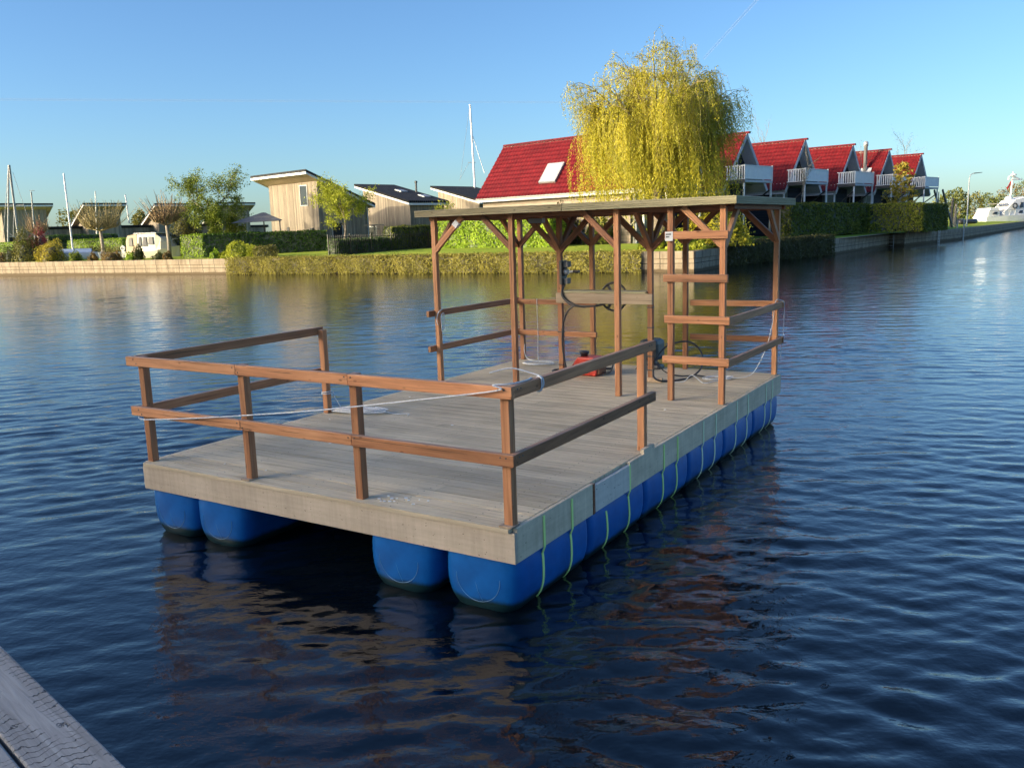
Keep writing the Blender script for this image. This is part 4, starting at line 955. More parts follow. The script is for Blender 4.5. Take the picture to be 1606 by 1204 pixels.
def cruiser_big():
    P = at(1530, 338, 150); o = empty('white_cruiser', (P.x, P.y, .45), R(14), 'large white motor cruiser with radar mast moored at the right edge', 'motor boat')
    def section(x, z0, z1, w0, w1): return [(x, -w0, z0), (x, -w1, z1), (x, w1, z1), (x, w0, z0)]
    def loft(S):
        v = [q for s_ in S for q in s_]; f = [(i*4+j, (i+1)*4+j, (i+1)*4+(j+1) % 4, i*4+(j+1) % 4) for i in range(len(S)-1) for j in range(4)] + [(0, 1, 2, 3), tuple((len(S)-1)*4 + q for q in (3, 2, 1, 0))]
        return MB().poly(v, f)
    loft([section(.9, .3, 1.55, 1.5, 1.6), section(5, .2, 1.6, 1.7, 1.9), section(11, .3, 1.8, 1.5, 1.9), section(15, .6, 2.3, .1, .2)]).build('hull', M['white'], o)
    loft([section(1.0, 1.55, 1.62, 1.5, 1.5), section(1.7, 1.56, 2.95, 1.55, 1.45), section(3.2, 1.57, 3.0, 1.6, 1.5), section(3.3, 1.57, 2.2, 1.6, 1.55)]).build('aft_cabin', M['white'], o)
    loft([section(4.2, 1.6, 2.1, 1.7, 1.65), section(6.6, 1.6, 4.2, 1.75, 1.5), section(9.5, 1.65, 4.75, 1.75, 1.5), section(12, 1.75, 4.6, 1.6, 1.3), section(14, 1.9, 2.1, .6, .5)]).build('wheelhouse', M['white'], o)
    for x0, x1, z0, z1 in ((7.4, 8.0, 2.9, 3.8), (8.3, 8.9, 3.0, 3.95), (9.2, 9.9, 3.0, 4.0), (1.9, 2.8, 1.9, 2.3), (7.2, 8.0, 1.95, 2.4)):
        MB().prism([(x0, -1.80, z0), (x1, -1.80, z0), (x1 + .12, -1.69, z1), (x0 + .25, -1.69, z1)], (0, .12, 0)).build('window', M['glass'], o)
    MB().tube([(6.3 + .42*math.cos(a), -1.82, 3.2 + .42*math.sin(a)) for a in np.linspace(0, 2*math.pi, 15)], .11, 6).build('lifebuoy', M['glass'], o)
    mm = MB().tube([(6.9, 0, 4.1), (7.2, 0, 8.9)], .16, 7, .12).build('radar_mast', M['white'], o)
    MB().tube([(6.3, 0, 7.6), (6.35, 0, 8.1), (6.8, 0, 8.35), (7.3, 0, 8.2), (8.6, 0, 7.7)], .13, 6).build('mast_loop', M['white'], mm)
    MB().lathe([(.45, 0), (.5, .1), (.4, .25), (.1, .3)], 10, (7.3, 0, 8.35)).build('radar_dome', M['white'], mm, True)
    MB().box(6.9, 9.0, -.12, .12, 7.55, 7.75).build('radar_bar', M['white'], mm)
    g = MB(); fl = [(6.9 - t*.9, .05*math.sin(t*7), 7.5 - t*1.2) for t in np.linspace(0, 1, 8)]
    v = fl + [(q[0] + .25, q[1] + .03, q[2] - .55 + .3*i/8) for i, q in enumerate(fl)]; g.poly(v, [(i, i+1, 9+i, 8+i) for i in range(7)]); fo = g.build('flag', M['red_plastic'], mm)
    so_ = fo.modifiers.new('thick', 'SOLIDIFY'); so_.thickness = .02
    MB().lathe([(.35, 0), (.6, .1), (.6, .5), (.2, .75)], 10, (6.6, 0, 4.15)).build('searchlight', M['white'], o, True)
    g = MB()
    for x in np.linspace(1, 6.5, 6): g.tube([(x, -1.75, 1.5), (x, -1.75, 2.5)], .03, 4)
    g.tube([(1, -1.75, 2.5), (6.5, -1.75, 2.55)], .035, 4); g.build('guard_rail', M['galv'], o)
    MB().box(3.5, 5.4, -1.3, 1.3, 3.6, 3.7).build('cockpit_hood', M['greycanvas'], o)
    for (x, y) in ((3.6, -1.2), (5.3, -1.2), (3.6, 1.2), (5.3, 1.2)): MB().tube([(x, y, 2.0), (x, y, 3.62)], .03, 4).build('hood_pole', M['dark_metal'], o)
cruiser_big()
P = at(1518, 331, 112); o = empty('rubber_dinghy', (P.x - .3, P.y, GZ + .05), R(18), 'black rubber dinghy lying on the quay at the stern of the white cruiser', 'dinghy')
MB().tube(spline([(-1.6, -.6, .45), (.6, -.6, .45), (1.5, -.2, .5), (1.5, .2, .5), (.6, .6, .45), (-1.6, .6, .45)], 5), .30, 8).build('tube', M['black'], o, True)
MB().box(-1.5, 1.1, -.45, .45, .25, .34).build('floor', M['dark_metal'], o); MB().box(-1.75, -1.55, -.3, .3, .3, 1.1).build('outboard', M['black'], o, bevel=.05)

P = at(1517, 336, 104); zt = at(1519.5, 273, 104).z - GZ
o = empty('street_lamp', (P.x, P.y, GZ), 0, 'slim grey street lamp with a curved arm near the white cruiser', 'street lamp')
MB().tube([(0, 0, 0), (0, 0, zt*.9)], .09, 8, .06).build('pole', M['galv'], o); MB().tube(spline([(0, 0, zt*.9), (.12, 0, zt*.98), (.5, 0, zt + .05), (.8, 0, zt + .08)], 5), .05, 6).build('arm', M['galv'], o)
MB().poly([(.5, -.1, zt), (1.45, -.07, zt + .1), (1.45, .07, zt + .1), (.5, .1, zt), (.5, -.1, zt + .12), (1.45, -.07, zt + .16), (1.45, .07, zt + .16), (.5, .1, zt + .12)], [(3, 2, 1, 0), (4, 5, 6, 7), (0, 1, 5, 4), (1, 2, 6, 5), (2, 3, 7, 6), (3, 0, 4, 7)]).build('lamp_head', M['dark_metal'], o)

# garden parasol awning left of the tall house
P = at(412, 366, 66.5); zs = at(405, 347, 66.5).z - LZ; zp = at(425, 333, 66.5).z - LZ
o = empty('garden_parasol', (P.x, P.y, LZ), .3, 'wide dark grey garden parasol left of the tall timber house', 'parasol')
MB().poly([(-2.2, -1.4, zs - .1), (1.3, -1.5, zs), (1.6, 1.5, zs + .05), (-2.0, 1.6, zs - .05), (.3, 0, zp), (.05, 0, zp)], [(0, 1, 4, 5), (1, 2, 4), (2, 3, 5, 4), (3, 0, 5)]).build('canopy', M['greycanvas'], o)
o.children[0].modifiers.new('thick', 'SOLIDIFY').thickness = .03
MB().tube([(.15, 0, 0), (.15, 0, zp)], .05, 6).build('pole', M['dark_metal'], o); MB().tube([(1.25, -1.4, 0), (1.25, -1.4, zs)], .05, 6).build('pole', M['dark_metal'], o)

# steel ladders on the quay
def quay_ladder(px, py, P0, d, label, top=.9, arch=True):
    P = P0 + d*along(P0, d, px, py); nrm = Vector((d.y, -d.x, 0)); P = P + nrm*.16
    o = empty('quay_ladder', (P.x, P.y, 0), math.atan2(d.y, d.x), label, 'ladder', 'steel ladders on the quay')
    for x in (-.25, .25): MB().tube(spline([(x, 0, -.4), (x, 0, GZ + top*.8), (x, .12, GZ + top), (x, .45, GZ + top), (x, .6, GZ + top*.7), (x, .6, GZ + .05)], 4), .035, 6).build('rail', M['galv'], o)
    b = MB(); z = .0
    while z < GZ + .1: b.tube([(-.25, 0, z), (.25, 0, z)], .025, 5); z += .28
    b.build('rungs', M['galv'], o)
qd = (J1a - v2(22.3, 59.4)).normalized()
quay_ladder(1398, 372, J1a - qd*.2, qq, 'steel ladder on the sunlit return of the quay wall', .75)
quay_ladder(1470, 364, J1b, (J2b - J1b).normalized(), 'steel ladder at the end of the laurel hedge', .3)
quay_ladder(1509, 355, v2(45.2, 87.3), (v2(86, 145) - v2(45.2, 87.3)).normalized(), 'steel ladder with high curved rails near the street lamp', .95)
for px, py, hgt, Y, lab in ((1492, 340, 3.2, 100, 'tallest of the wooden stakes between the hedge and the street lamp'), (1498, 340, 2.6, 102, 'short pale wooden stake between the hedge and the street lamp')):
    P = at(px, py, Y); o = empty('mooring_stake', (P.x, P.y, GZ), 0, lab, 'stake'); MB().tube([(0, 0, -.2), (.06, 0, hgt)], .17, 7, .13).build('timber', M['bark'] if hgt > 3 else M['bark_pale'], o)
    MB().lathe([(.16, 0), (.17, .04), (.0, .10)], 7, (.06, 0, hgt)).build('top', M['bark_pale'], o)

# house added on the near shore, out of the frame, to shade the raft
sd = Vector((SUN_D.x, SUN_D.y, 0)).normalized(); pd = Vector((-sd.y, sd.x, 0))
ctr = v2(0, 6) + sd*36
o = empty('shade_house', (ctr.x, ctr.y, .8), math.atan2(pd.y, pd.x)); tag(o, 'unseen house added on the near shore to shade the raft', 'house')
MB().box(-13, 17, -4, 4, -2, 8.4).build('wall', M['clad'], o)
MB().prism([(-13.4, -4.6, 8.2), (-13.4, 4.6, 8.2), (-13.4, 0, 11.0)], (30.8, 0, 0)).build('roof', M['shingle'], o)
sh = MB().poly([(-70, -45, .78), (-14.5, -45, .78), (-14.5, 14, .78), (-70, 14, .78)], [(0, 1, 2, 3)]).build('near_shore', M['ground']); tag(sh, kind='structure')

# ------------------------------------------------------------------ the raft (local x = along its length, y = across to the left, z = height above water)
X0, Y0, YAW, W, ZD, LEN = -.0138, 4.9595, .5622, 3.60, .586, 6.0
raft = empty('pontoon_raft', (X0, Y0, 0), math.pi/2 - YAW, 'wooden pontoon raft with brown railings and a canopy, floating on blue drums', 'raft')
RM = Matrix.Translation((X0, Y0, 0)) @ Matrix.Rotation(math.pi/2 - YAW, 4, 'Z')
br, bd = M['brown'], M['brown_dark']
# deck of grooved boards
d = MB(); n = 41; pt = (LEN + .016)/n
dbm = bmesh.new()
for i in range(n):
    a0 = -.016 + i*pt; a1 = a0 + pt - .006; z1 = ZD + rnd.uniform(-.0012, .0012); y0_, y1_ = .031 + rnd.uniform(0, .004), W - .031
    prof = [(a0, ZD - .028), (a0, z1 - .004), (a0 + .004, z1), (a1 - .004, z1), (a1, z1 - .004), (a1, ZD - .028)]
    if rnd.random() < .8:
        cut = rnd.uniform(.8, W - .8); spans = [(y0_, cut - .0015), (cut + .0015, y1_)]
    else: spans = [(y0_, y1_)]
    for ya, yb in spans: d.prism([(p, ya, q) for p, q in prof], (0, yb - ya, 0))
d.build('deck', M['deck'], raft)
MB().box(.0, .03, .0, W, ZD - .226, ZD - .031).build('front_fascia', M['ply'], raft, bevel=.003)
f = MB().box(.0305, 1.05, .0, .03, ZD - .226, ZD - .002); f.build('side_fascia', M['ply_grimy'], raft, bevel=.003)
MB().box(1.08, 1.68, -.006, .026, ZD - .218, ZD - .020).build('side_fascia', M['ply_pale'], raft, bevel=.003)
MB().box(1.052, 1.078, -.004, .03, ZD - .226, ZD - .004).build('batten', M['brown_dark'], raft)
MB().box(1.0785, 3.62, .0, .03, ZD - .226, ZD - .002).build('side_fascia', M['ply_grimy'], raft, bevel=.003) if False else None
MB().box(1.682, 3.62, .0, .03, ZD - .226, ZD - .002).build('side_fascia', M['ply_grimy'], raft, bevel=.003)
MB().box(3.624, LEN, .0, .03, ZD - .226, ZD - .002).build('side_fascia', M['ply_grimy'], raft, bevel=.003)
MB().box(.0305, LEN, W - .03, W, ZD - .226, ZD - .002).build('side_fascia', M['ply_grimy'], raft, bevel=.003)
MB().box(LEN - .03, LEN - .0005, .0305, W - .0305, ZD - .226, ZD - .031).build('rear_fascia', M['ply'], raft)
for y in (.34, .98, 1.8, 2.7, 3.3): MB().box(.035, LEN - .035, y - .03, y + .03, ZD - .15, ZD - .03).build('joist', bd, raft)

# drums: six per row, four rows
def drum_mesh(domed):
    head = [(-.016, .04), (-.015, .25), (-.011, .48), (-.003, .66), (.009, .79), (.028, .885), (.055, .945), (.09, .985), (.13, 1.0)] if domed else [(-.002, .05), (-.001, .5), (0, .84), (.008, .92), (.022, .968), (.045, .995), (.07, 1.0)]
    prof = head + [(.48, 1.003), (.50, 1.003), (.91, 1.0), (.935, .995), (.958, .968), (.972, .92), (.98, .84), (.981, .5), (.982, .05)]
    n = 40; b = MB(); rw, rh_, ex = .290, .295, 2.7
    for x, s_ in prof:
        for k in range(n):
            t = 2*math.pi*k/n; c_, q = math.cos(t), math.sin(t)
            b.v.append((x, math.copysign(abs(c_)**(2/ex), c_)*rw*s_, math.copysign(abs(q)**(2/ex), q)*rh_*s_))
    for i in range(len(prof)-1):
        for k in range(n): b.f.append((i*n+k, i*n+(k+1) % n, (i+1)*n+(k+1) % n, (i+1)*n+k))
    b.f.append(tuple(range(n))[::-1]); b.f.append(tuple((len(prof)-1)*n + k for k in range(n)))
    return b.mesh('drum')
dm0, dm1 = drum_mesh(True), drum_mesh(False); drums = {}
M['seam'] = plain('pale_blue_seam', (.10, .26, .46), .5)
for y in (.302, .945, 2.76, 3.318):
    for k in range(6):
        o = link('drum', dm0 if k == 0 else dm1, M['drum'], raft, True); o.location = (.035 + k*.985, y, .228); drums[(y, k)] = o
    b = MB(); pts = [(-.0095, .165*math.cos(t), -.02 - .155*math.sin(t)) for t in np.linspace(-.1, math.pi + .1, 17)]; b.tube(pts, .0016, 5); b.build('seam_line', M['seam'], drums[(y, 0)])
    MB().tube([(-.009, .09, .17), (-.016, .0, -.10), (-.010, -.03, -.165)], .0012, 4).build('mould_line', M['seam'], drums[(y, 0)])
# straps round fascia and drums
def strap(a, slant, mat, upper=True):
    ex = 2.7; pts = []
    if upper: pts += [(a, -.004, ZD - .018), (a + slant*.02, -.0045, ZD - .226)]
    for t in np.linspace(.30, -1.15, 14):
        c_, q = math.cos(t), math.sin(t); yy = .302 - math.copysign(abs(c_)**(2/ex), c_)*.2925; zz = .228 + math.copysign(abs(q)**(2/ex), q)*.2975
        if zz > .345: continue
        pts.append((a + slant*(.35 - zz), yy, zz))
    P = [Vector(p) for p in pts]; b = MB(); wd = Vector((.0115, 0, 0)); v = []
    for i, p in enumerate(P):
        dd = (P[min(i+1, len(P)-1)] - P[max(i-1, 0)]).normalized(); nn = wd.cross(dd).normalized()*.0022
        v += [p - wd - nn, p + wd - nn, p + wd + nn, p - wd + nn]
    m = len(P); b.poly(v, [(i*4+j, i*4+(j+1) % 4, (i+1)*4+(j+1) % 4, (i+1)*4+j) for i in range(m-1) for j in range(4)] + [(3, 2, 1, 0), tuple((m-1)*4 + j for j in range(4))])
    return b.build('strap', mat, raft)
for a, s_ in [(.35, .02), (.73, .05), (1.67, .12), (2.36, .1), (2.67, .12), (3.32, .1), (3.67, .08), (4.32, .1), (4.70, .1), (5.38, .05), (5.63, .03)]:
    strap(a, s_, M['strap'] if a < 3.0 else M['strap_pale'])
strap(1.28, .12, M['strap'], upper=False)

# front railing
RH, MH, PW, RT, RHT = .875, .462, .062, .040, .076
def post(a, b, z0, z1, w=PW, mat=None): return beam('post', (a, b, z0), (a, b, z1), w, w*.98, mat or br, raft, upv=(1, 0, 0))
zt = ZD + RH - .004
for b_ in (.062, 1.263, 2.357, W - .066): post(.062, b_, ZD + .0015, zt - (.01 if b_ in (.062,) else 0))
post(2.06, .062, ZD + .0015, zt - .02); post(2.10, W - .062, ZD + .0015, zt - .02)
for zc, tag_ in ((ZD + RH - RHT/2, 't'), (ZD + MH - RHT/2, 'm')):
    cuts = [-.018, 1.263, 2.357, W + .055]
    for k in range(3):
        beam('rail', (.008 + rnd.uniform(-.0015, .0015), cuts[k] + .0008, zc), (.008, cuts[k+1] - .0008, zc + rnd.uniform(-.003, .003)), RT, RHT, br, raft)
    beam('rail', (.0305, .006, zc), (2.17, .008, zc + .004), RT, RHT, br, raft)
    beam('rail', (.0305, W - .006, zc), (2.15, W - .008, zc), RT, RHT, br, raft)
# screw heads where the rails meet the posts
for zc in (ZD + RH - RHT/2, ZD + MH - RHT/2):
    for b_ in (.035, .075, 1.235, 1.291, 2.33, 2.385, W - .08, W - .045):
        zz = zc + (.017 if int(b_*1000) % 2 else -.017); MB().tube([(-.0165, b_, zz), (-.011, b_, zz)], .0052, 8).build('screw', M['dark_metal'], raft)
    for a_ in (.06, .10, 2.04, 2.085): MB().tube([(a_, -.0165, zc + .014), (a_, -.011, zc + .014)], .0052, 8).build('screw', M['dark_metal'], raft)
# wedge blocks under the posts
for b_ in (.062, 2.357): MB().prism([(-.010, b_ - .045, ZD + .001), (.10, b_ - .045, ZD + .001), (-.010, b_ - .045, ZD + .013)], (0, .09, 0)).build('packing', M['raw'], raft)
MB().box(1.95, 2.16, .0, .03, ZD - .001, ZD + .035).build('packing', M['ply_grimy'], raft)

# canopy
CA, CB, CM, CZ = 4.04, 5.945, 4.96, 2.566
front = [.066, .60, 1.19, 2.47, W - .062]; back = [.066, 1.165, 2.44, W - .075]; mid = [1.21, 2.375]
CW = .058
for b_ in front: post(CA, b_, ZD + .0015, CZ - .03, CW)
for b_ in back: post(CB, b_, ZD + .0015, CZ - .03, CW)
for b_ in mid: post(CM, b_, ZD + .0015, CZ - .06, CW)
zb = CZ - .03
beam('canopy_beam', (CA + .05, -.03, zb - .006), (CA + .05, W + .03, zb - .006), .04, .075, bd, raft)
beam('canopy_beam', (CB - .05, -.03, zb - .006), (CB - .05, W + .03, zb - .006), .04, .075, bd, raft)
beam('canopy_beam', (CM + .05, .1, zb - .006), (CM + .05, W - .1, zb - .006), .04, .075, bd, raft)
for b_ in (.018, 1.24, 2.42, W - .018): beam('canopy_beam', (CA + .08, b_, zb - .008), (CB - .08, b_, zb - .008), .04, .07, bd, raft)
# knee braces
def brace(a0, b0, a1, b1, mat=br, z0=2.15, z1=2.53, w=.045, h=.062):
    return beam('brace', (a0, b0, z0), (a1, b1, z1), w, h, mat, raft)
K = .40
fo = CA - .004
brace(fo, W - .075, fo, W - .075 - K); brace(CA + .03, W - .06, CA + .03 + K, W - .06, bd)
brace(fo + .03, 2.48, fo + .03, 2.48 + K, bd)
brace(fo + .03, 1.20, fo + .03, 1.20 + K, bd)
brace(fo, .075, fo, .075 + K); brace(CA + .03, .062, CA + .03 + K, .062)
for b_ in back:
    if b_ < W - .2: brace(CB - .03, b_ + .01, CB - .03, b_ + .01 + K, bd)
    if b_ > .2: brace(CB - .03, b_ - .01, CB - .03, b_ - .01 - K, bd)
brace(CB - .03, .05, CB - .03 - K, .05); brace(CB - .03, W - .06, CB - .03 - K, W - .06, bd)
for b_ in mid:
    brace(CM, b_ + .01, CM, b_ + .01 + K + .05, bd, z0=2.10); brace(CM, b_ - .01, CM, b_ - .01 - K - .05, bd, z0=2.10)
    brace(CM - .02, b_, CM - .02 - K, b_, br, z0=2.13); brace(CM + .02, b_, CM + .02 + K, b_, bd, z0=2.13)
tp = MB(); Mx, Lb = frame((fo, W - .075 - K*.72, 2.15 + .38*.72), (fo, W - .075 - K*.86, 2.15 + .38*.86)); tp.box(0, Lb, -.026, .026, -.034, .034, Mx); tp.build('tape', M['rope'], raft)
MB().box(CA + .35, CA + .42, 2.28, 2.46, 2.43, 2.48).build('grey_board', M['grey_metal'], raft)  # loose grey board below the roof, carries no lamp
# roof: decking boards and a grooved edge board
rt_ = empty('roof', (0, 0, 0)); rt_.parent = raft
rb = MB(); nb = 16; A0, A1, B0, B1 = 3.885, 6.06, -.105, W + .10
for i in range(nb):
    a0 = A0 + .03 + i*(A1 - A0 - .06)/nb; rb.box(a0, a0 + (A1 - A0 - .06)/nb - .006, B0 + .03, B1 - .03, CZ + .006, CZ + .034)
rb.build('roof_boards', M['roofwood'], rt_)
def edge(p0, p1):
    Mx, Le = frame(p0, p1); b = MB()
    for k in range(4): b.box(0, Le, -.014, .014, -.036 + k*.0195, -.036 + k*.0195 + .0155, Mx)
    b.box(.001, Le - .001, -.010, .010, -.036, .040, Mx); return b
for p0, p1, nm in (((A0 + .014, B0, 0), (A0 + .014, 1.75, 0), 1), ((A0 + .014, 1.754, 0), (A0 + .014, B1, 0), 1), ((A1 - .014, B0, 0), (A1 - .014, B1, 0), 1), ((A0 + .03, B0 + .014, 0), (A1 - .03, B0 + .014, 0), 1), ((A0 + .03, B1 - .014, 0), (A1 - .03, B1 - .014, 0), 1)):
    Mx, Le = frame((p0[0], p0[1], CZ + .012), (p1[0], p1[1], CZ + .012)); b = MB()
    for k in range(4): b.box(0, Le, -.014, .014, -.040 + k*.0195, -.040 + k*.0195 + .0155)
    b.box(.001, Le - .001, -.009, .009, -.040, .036); b.build('edge_board', M['roofwood'], rt_, bevel=.002, M=Mx)
# canopy railings and ladder rungs
for z in (1.415, .995):
    beam('rail', (CA - .03, .014, z), (6.04, .012, z - .008), .04, .074, br, raft)
    beam('rail', (CA - .14, W - .014, z - .002), (5.99, W - .014, z - .008), .04, .072, br, raft)
    beam('rail', (CB + .05, -.02, z), (CB + .05, 1.12, z - .004), .04, .07, br, raft)
    beam('rail', (CB - .052, W - .02, z - .02), (CB - .052, 2.36, z - .02), .04, .068, br, raft)
for z, b0, b1 in ((2.255, .0, .645), (1.835, .0, .66), (1.425, -.025, .65), (1.015, -.025, .67)):
    beam('rung', (CA - .048, b0, z), (CA - .048, b1, z + .004), .036, .077, br, raft)
sg = MB().box(CA - .071, CA - .067, .555, .635, 2.205, 2.295).build('sign', M['white'], raft)
b = MB()
for y, wd in ((.622, .008), (.611, .009), (.599, .008), (.588, .009), (.577, .008)): b.box(CA - .0735, CA - .0712, y - wd/2, y + wd/2, 2.263, 2.277)
for y, wd in ((.620, .011), (.607, .010), (.595, .008)): b.box(CA - .0735, CA - .0712, y - wd/2, y + wd/2, 2.238, 2.252)
b.build('print', M['text'], sg)

# helm: board, shelf, wheel, throttle box, cables
cb = beam('console_board', (CM - .05, 1.165, 1.540), (CM - .05, 2.405, 1.540), .03, .118, M['raw'], raft)
beam('console_shelf', (CM + .03, 1.24, 1.615), (CM + .03, 2.33, 1.615), .19, .022, M['roofwood'], raft)
sw = empty('steering_wheel', (CM + .16, 1.745, 1.545)); sw.parent = raft
MB().tube([(0, .165*math.cos(t), .165*math.sin(t)) for t in np.linspace(0, 2*math.pi, 33)], .0135, 8).build('rim', M['black'], sw, True)
b = MB()
for t in (R(60), R(180), R(300)): b.bar((.02, 0, 0), (.0, .16*math.cos(t), .16*math.sin(t)), .03, .012, (1, 0, 0))
b.tube([(.05, 0, 0), (-.10, 0, 0)], .028, 10); b.build('spokes', M['black'], sw)
tb = MB().box(CM - .075, CM + .06, 2.315, 2.344, 1.70, 1.985).build('control_box', M['dark_metal'], raft)
MB().box(CM - .03, CM + .06, 2.255, 2.314, 1.905, 1.975).build('housing', M['box_grey'], tb, bevel=.006); MB().box(CM - .03, CM + .06, 2.262, 2.314, 1.705, 1.775).build('housing', M['box_grey'], tb, bevel=.006)
g = MB().tube([(CM + .0, 2.327, 1.85), (CM + .0, 2.295, 1.85)], .056, 16); g.build('dial', M['black'], tb); MB().tube([(CM + .0, 2.2945, 1.85), (CM + .0, 2.26, 1.85)], .045, 16, .03).build('boss', M['grey_metal'], tb)
MB().tube([(CM + .0, 2.262, 1.85), (CM + .0, 2.19, 1.852)], .014, 8).build('lever', M['galv'], tb); MB().tube([(CM + .0, 2.195, 1.852), (CM + .0, 2.115, 1.853)], .019, 8).build('grip', M['black'], tb)
MB().tube(spline([(CM - .02, 2.31, 1.70), (CM - .08, 2.31, 1.60), (CM - .09, 2.25, 1.52), (CM - .09, 2.13, 1.465), (CM - .085, 1.98, 1.45), (CM - .05, 1.84, 1.462), (CM + .1, 1.75, 1.50)], 7), .013, 7).build('cable', M['black'], raft, True)
MB().tube(spline([(CM - .02, 2.32, 1.70), (CM - .075, 2.32, 1.58), (CM - .085, 2.25, 1.50), (CM - .085, 2.18, 1.455), (CM - .08, 2.0, 1.437)], 7), .009, 6).build('cable', M['black'], raft, True)
MB().tube(spline([(CM - .08, 2.14, 1.46), (CM - .09, 2.22, 1.40), (CM - .08, 2.295, 1.27), (CM - .065, 2.325, 1.10), (CM - .06, 2.325, .9), (CM - .06, 2.29, .70), (CM - .08, 2.28, .63), (CM - .03, 2.42, .605), (CM + .2, 2.62, .604), (CM + .35, 2.5, .604), (CM + .45, 2.3, .604), (CM + .6, 2.0, .604)], 7), .012, 7).build('cable', M['black'], raft, True)
for z in (.72, 1.12): MB().box(CM - .034, CM + .034, 2.375 - .034, 2.375 + .034, z, z + .012).build('cable_tie', M['black'], raft)
for z in (.72, .88, 1.21, 1.44): MB().box(CM - .034, CM + .034, 1.21 - .034, 1.21 + .034, z, z + .012).build('cable_tie', M['black'], raft)
lp = [(CM + .02, 1.17, .80), (CM + .06, 1.165, .86), (CM + .25, 1.10, .98), (CM + .5, .95, 1.0), (CM + .62, .84, .88), (CM + .55, .80, .70), (CM + .3, .86, .606), (CM + .0, 1.03, .604), (CM - .06, 1.14, .64), (CM - .05, 1.16, .74)]
MB().tube(spline(lp, 8), .011, 7).build('cable', M['black'], raft, True)
MB().tube(spline([(CM + .05, 1.16, .84), (CM + .12, 1.1, .70), (CM + .3, .98, .62), (CM + .5, .84, .603), (CM + .45, .72, .602)], 6), .008, 6).build('cable', M['black'], raft, True)

# ------------------------------------------------------------------ loose things on the raft
def on_raft(name, a, b, z, label, cat, rz=0): 
    p = RM @ Vector((a, b, z)); return empty(name, tuple(p), math.pi/2 - YAW + rz, label, cat)
ft_ = on_raft('fuel_tank', 5.14, 2.13, ZD + .003, 'red plastic boat fuel tank with a black cap standing on the raft deck', 'fuel tank')
s_ = MB(); s_.prism([(-.13, .20, .012), (-.13, -.17, .0), (-.13, -.19, .02), (-.13, -.19, .20), (-.13, -.14, .225), (-.13, .06, .225), (-.13, .20, .05)], (.27, 0, 0)); s_.build('body', M['red_plastic'], ft_, bevel=.02)
MB().lathe([(.045, 0), (.045, .035), (.06, .037), (.06, .06), (.02, .066)], 14, (0, .03, .222)).build('cap', M['black'], ft_, True)
MB().box(-.10, .10, -.215, -.188, .02, .16).build('end_plate', M['brown_dark'], ft_, bevel=.004)
MB().tube(spline([(.0, -.215, .03), (.0, -.28, .03), (.02, -.32, .06), (.06, -.33, .15), (.12, -.30, .2)], 6), .011, 7).build('hose', M['black'], ft_, True)
om = on_raft('outboard_motor', 6.12, 1.70, -.16, 'black outboard motor clamped to the rear edge of the raft', 'outboard motor')
MB().box(-.12, .20, -.13, .13, .80, 1.08).build('cowling', M['black'], om, bevel=.06); MB().box(-.05, .12, -.06, .06, .0, .80).build('shaft_housing', M['dark_metal'], om, bevel=.02)
MB().box(-.13, .08, -.14, .14, .42, .66).build('clamp', M['dark_metal'], om, bevel=.01); MB().box(-.10, .24, -.02, .02, -.35, .0).build('skeg', M['dark_metal'], om, bevel=.01)
MB().tube([(.02, 0, 1.07), (.02, 0, 1.11)], .035, 8).build('handle', M['black'], om)
MB().tube(spline([(-.12, .0, .84), (-.3, .02, .80), (-.55, .05, .66), (-.75, .15, .615), (-.85, .3, .612)], 6), .012, 6).build('hose', M['black'], om, True)
MB().box(-.35, -.16, -.26, -.02, .64, .80).build('bracket', M['black'], om, bevel=.03)
wb = on_raft('wood_block', 5.0, 1.175, ZD + .003, 'short offcut of pale timber lying on the deck at the foot of a post', 'wood block'); MB().box(-.075, -.035, -.115, .10, .0, .05).build('offcut', M['raw'], wb, bevel=.003)

def rope(pts, r, label, name='rope', n=8):
    P = spline(pts, n); P = [RM @ p for p in P]
    o = MB().tube(P, r, 6).build(name, M['rope'], None, True); return tag(o, label, 'rope')
# rope running along the front railing
fr = [(.03, W - .03, .985), (-.02, W - .05, .968), (-.022, W - .11, .955)]
for t in np.linspace(.06, .97, 9): fr.append((-.0265 - .012*math.sin(t*9)**2, W - .11 - t*(W - .06), .952 + t*.508 - .035*math.sin(math.pi*t)))
fr += [(-.03, .10, 1.468), (.01, .03, 1.472), (.10, .01, 1.468), (.22, .008, 1.466), (.30, .03, 1.462), (.325, .038, 1.41), (.33, .0, 1.375), (.332, -.022, 1.40), (.335, -.02, 1.455), (.34, .01, 1.467), (.345, .037, 1.43), (.35, .01, 1.373), (.352, -.024, 1.41), (.35, -.015, 1.462), (.33, .06, 1.49), (.27, .16, 1.52), (.18, .26, 1.50)]
rope(fr, .0048, 'thin white rope stretched along the front railing and knotted round the side rail')
r_ = random.Random(3)
def coil(a, b, la, lb, turns, seed, rot=0, z=ZD + .009, stack=.004):
    q = random.Random(seed); pts = []
    for i in range(turns*8):
        t = 2*math.pi*i/8 + q.uniform(-.15, .15); k = q.uniform(.72, 1.05); x_, y_ = la*k*math.cos(t), lb*k*math.sin(t)
        pts.append((a + x_*math.cos(rot) - y_*math.sin(rot) + q.uniform(-.01, .01), b + x_*math.sin(rot) + y_*math.cos(rot), z + stack*(i/8) + q.uniform(0, .006)))
    return pts
c_ = coil(2.22, 3.22, .085, .30, 11, 5, .25, stack=.0035)
pk = [(2.062, W - .03, .79), (2.062, W - .098, .79), (2.14, W - .098, .79), (2.14, W - .03, .795), (2.066, W - .027, .80), (2.064, W - .100, .81), (2.14, W - .10, .80), (2.15, W - .14, .72), (2.2, W - .2, .61)]
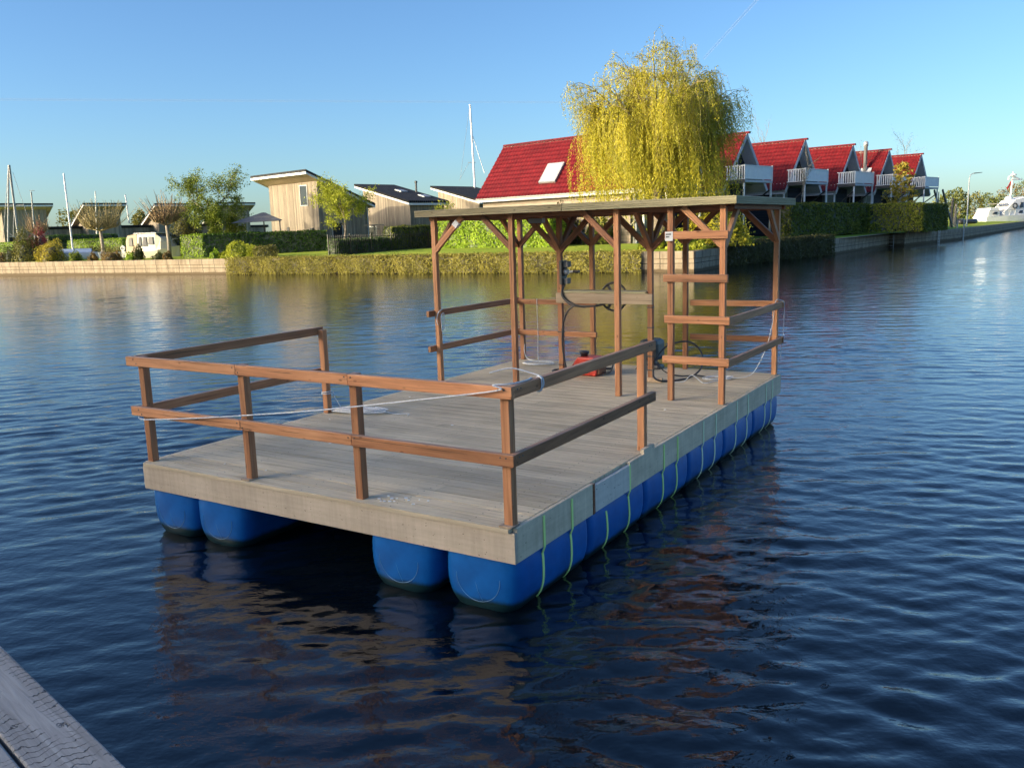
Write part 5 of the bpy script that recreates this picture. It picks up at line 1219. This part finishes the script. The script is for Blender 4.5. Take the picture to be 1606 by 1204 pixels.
rope(pk + c_ + [(2.3, 2.85, .598), (2.36, 2.70, .597), (2.3, 2.66, .596)], .0052, 'coil of pale blue-white rope lying at the foot of the left railing post')
p2 = [(6.0, .05, .62), (6.01, .0, .9), (6.02, -.016, 1.30), (5.98, -.018, 1.43), (5.95, .014, 1.462), (5.86, .045, 1.45), (5.80, .06, 1.2), (5.74, .10, .95), (5.66, .18, .72), (5.60, .25, .62), (5.50, .36, .597)]
p2 += coil(5.38, .56, .12, .17, 4, 9, .6) + [(5.30, .50, .597), (5.15, .55, .597), (5.05, .62, .597), (5.14, .78, .66), (5.03, .84, .60), (4.97, .93, .597), (4.95, 1.0, .597)]
rope(p2, .0050, 'white rope hanging over the right rear rail and lying in loops on the deck')
p3 = [(5.93, W - .11, .80), (5.90, W - .12, .7), (5.86, W - .2, .61)] + coil(5.62, 3.10, .14, .22, 5, 12, .3)
rope(p3, .0050, 'tangled white rope on the deck by the rear left canopy post')
p4 = [(CA + .03, W - .04, 1.43), (CA + .02, W - .11, 1.46), (CA - .05, W - .10, 1.42), (CA - .04, W - .07, 1.30), (CA + .04, W - .10, 1.22), (CA + .04, W - .12, 1.40), (CA - .02, W - .12, 1.38), (CA + .0, W - .11, 1.2)]
rope(p4, .0052, 'short white rope looped round the front left canopy post')
p5 = [(CB - .08, 3.24, 1.44), (CB - .08, 3.24, 1.2), (CB - .08, 3.235, .98), (CB - .085, 3.24, .75), (CB - .1, 3.23, .60)]
rope(p5, .004, 'thin cord hanging from the rear left canopy rail')
# pale wood chips on the front of the deck
b = MB()
for i in range(26):
    a, y = r_.uniform(.06, .22), r_.uniform(.85, 1.15)
    if i > 14: a, y = r_.uniform(.1, 3.6), r_.uniform(.2, 3.3)
    s1 = r_.uniform(.004, .012); p = RM @ Vector((a, y, ZD + .0015)); b.box(p.x - s1, p.x + s1, p.y - s1*.6, p.y + s1*.6, p.z, p.z + .006)
o = b.build('wood_chips', M['white']); tag(o, 'pale wood chips scattered on the front of the raft deck', 'debris', kind='stuff')

# ------------------------------------------------------------------ jetty in the near corner
JZ = .74
j0, j1 = atz(0, 1010, JZ), atz(200, 1204, JZ); jd = (j1 - j0).normalized(); jn = Vector((jd.y, -jd.x, 0))
if jn.y > 0: jn = -jn
g0 = atz(0, 1163, JZ); wj = abs((g0 - j0).dot(jn))
jt = empty('jetty', (j0.x, j0.y, 0), math.atan2(jd.y, jd.x), 'weathered grey jetty boards in the near left corner', 'jetty')
sgn = -1                                                       # boards lie to local -y (towards the camera)
y = 0
for k in range(9):
    y1_ = y - wj + .014; o = MB().box(-6, 5, y1_, y, JZ - .045, JZ).build('board', M['jetty'], jt, bevel=.007); y = y - wj
for x in (-5, -1.6, 1.9, 4.8): MB().tube([(x, -.35, -1), (x, -.35, JZ - .05)], .1, 10).build('pile', M['bark'], jt); MB().box(x - .05, x + .05, y, -.04, JZ - .2, JZ - .046).build('joist', M['bark'], jt)
# faint contrails high over the canal
def contrail(pa, pb, wd, label, a):
    t = NT('contrail_' + name_(a)); n = t.noise(t.coord((.004, .02, .02)), 1.0, 5, .65); tr = t.n('ShaderNodeBsdfTransparent'); di = t.n('ShaderNodeBsdfTranslucent'); di.inputs['Color'].default_value = (.9, .9, .9, 1)
    mx = t.n('ShaderNodeMixShader'); t.l(t.math('MULTIPLY', n, a), mx.inputs[0]); t.l(tr.outputs[0], mx.inputs[1]); t.l(di.outputs[0], mx.inputs[2]); t.l(mx.outputs[0], t.out.inputs['Surface'])
    Mx, Lc = frame(pa, pb); b = MB(); ring = []
    b.tube([(Lc*k/24, 0, 0) for k in range(25)], wd, 8); o = b.build('contrail', t.m, None, True, M=Mx); tag(o, label, 'contrail')
def name_(a): return 'faint'
contrail(at(-60, 156, 4300), at(930, 161, 5200), 5.5, 'long faint horizontal contrail across the left half of the sky', .16)
contrail(at(1200, -14, 3300), at(1104, 92, 4300), 5.0, 'short faint slanting contrail above the row of red roofs', .22)
print('objects', len(bpy.data.objects))
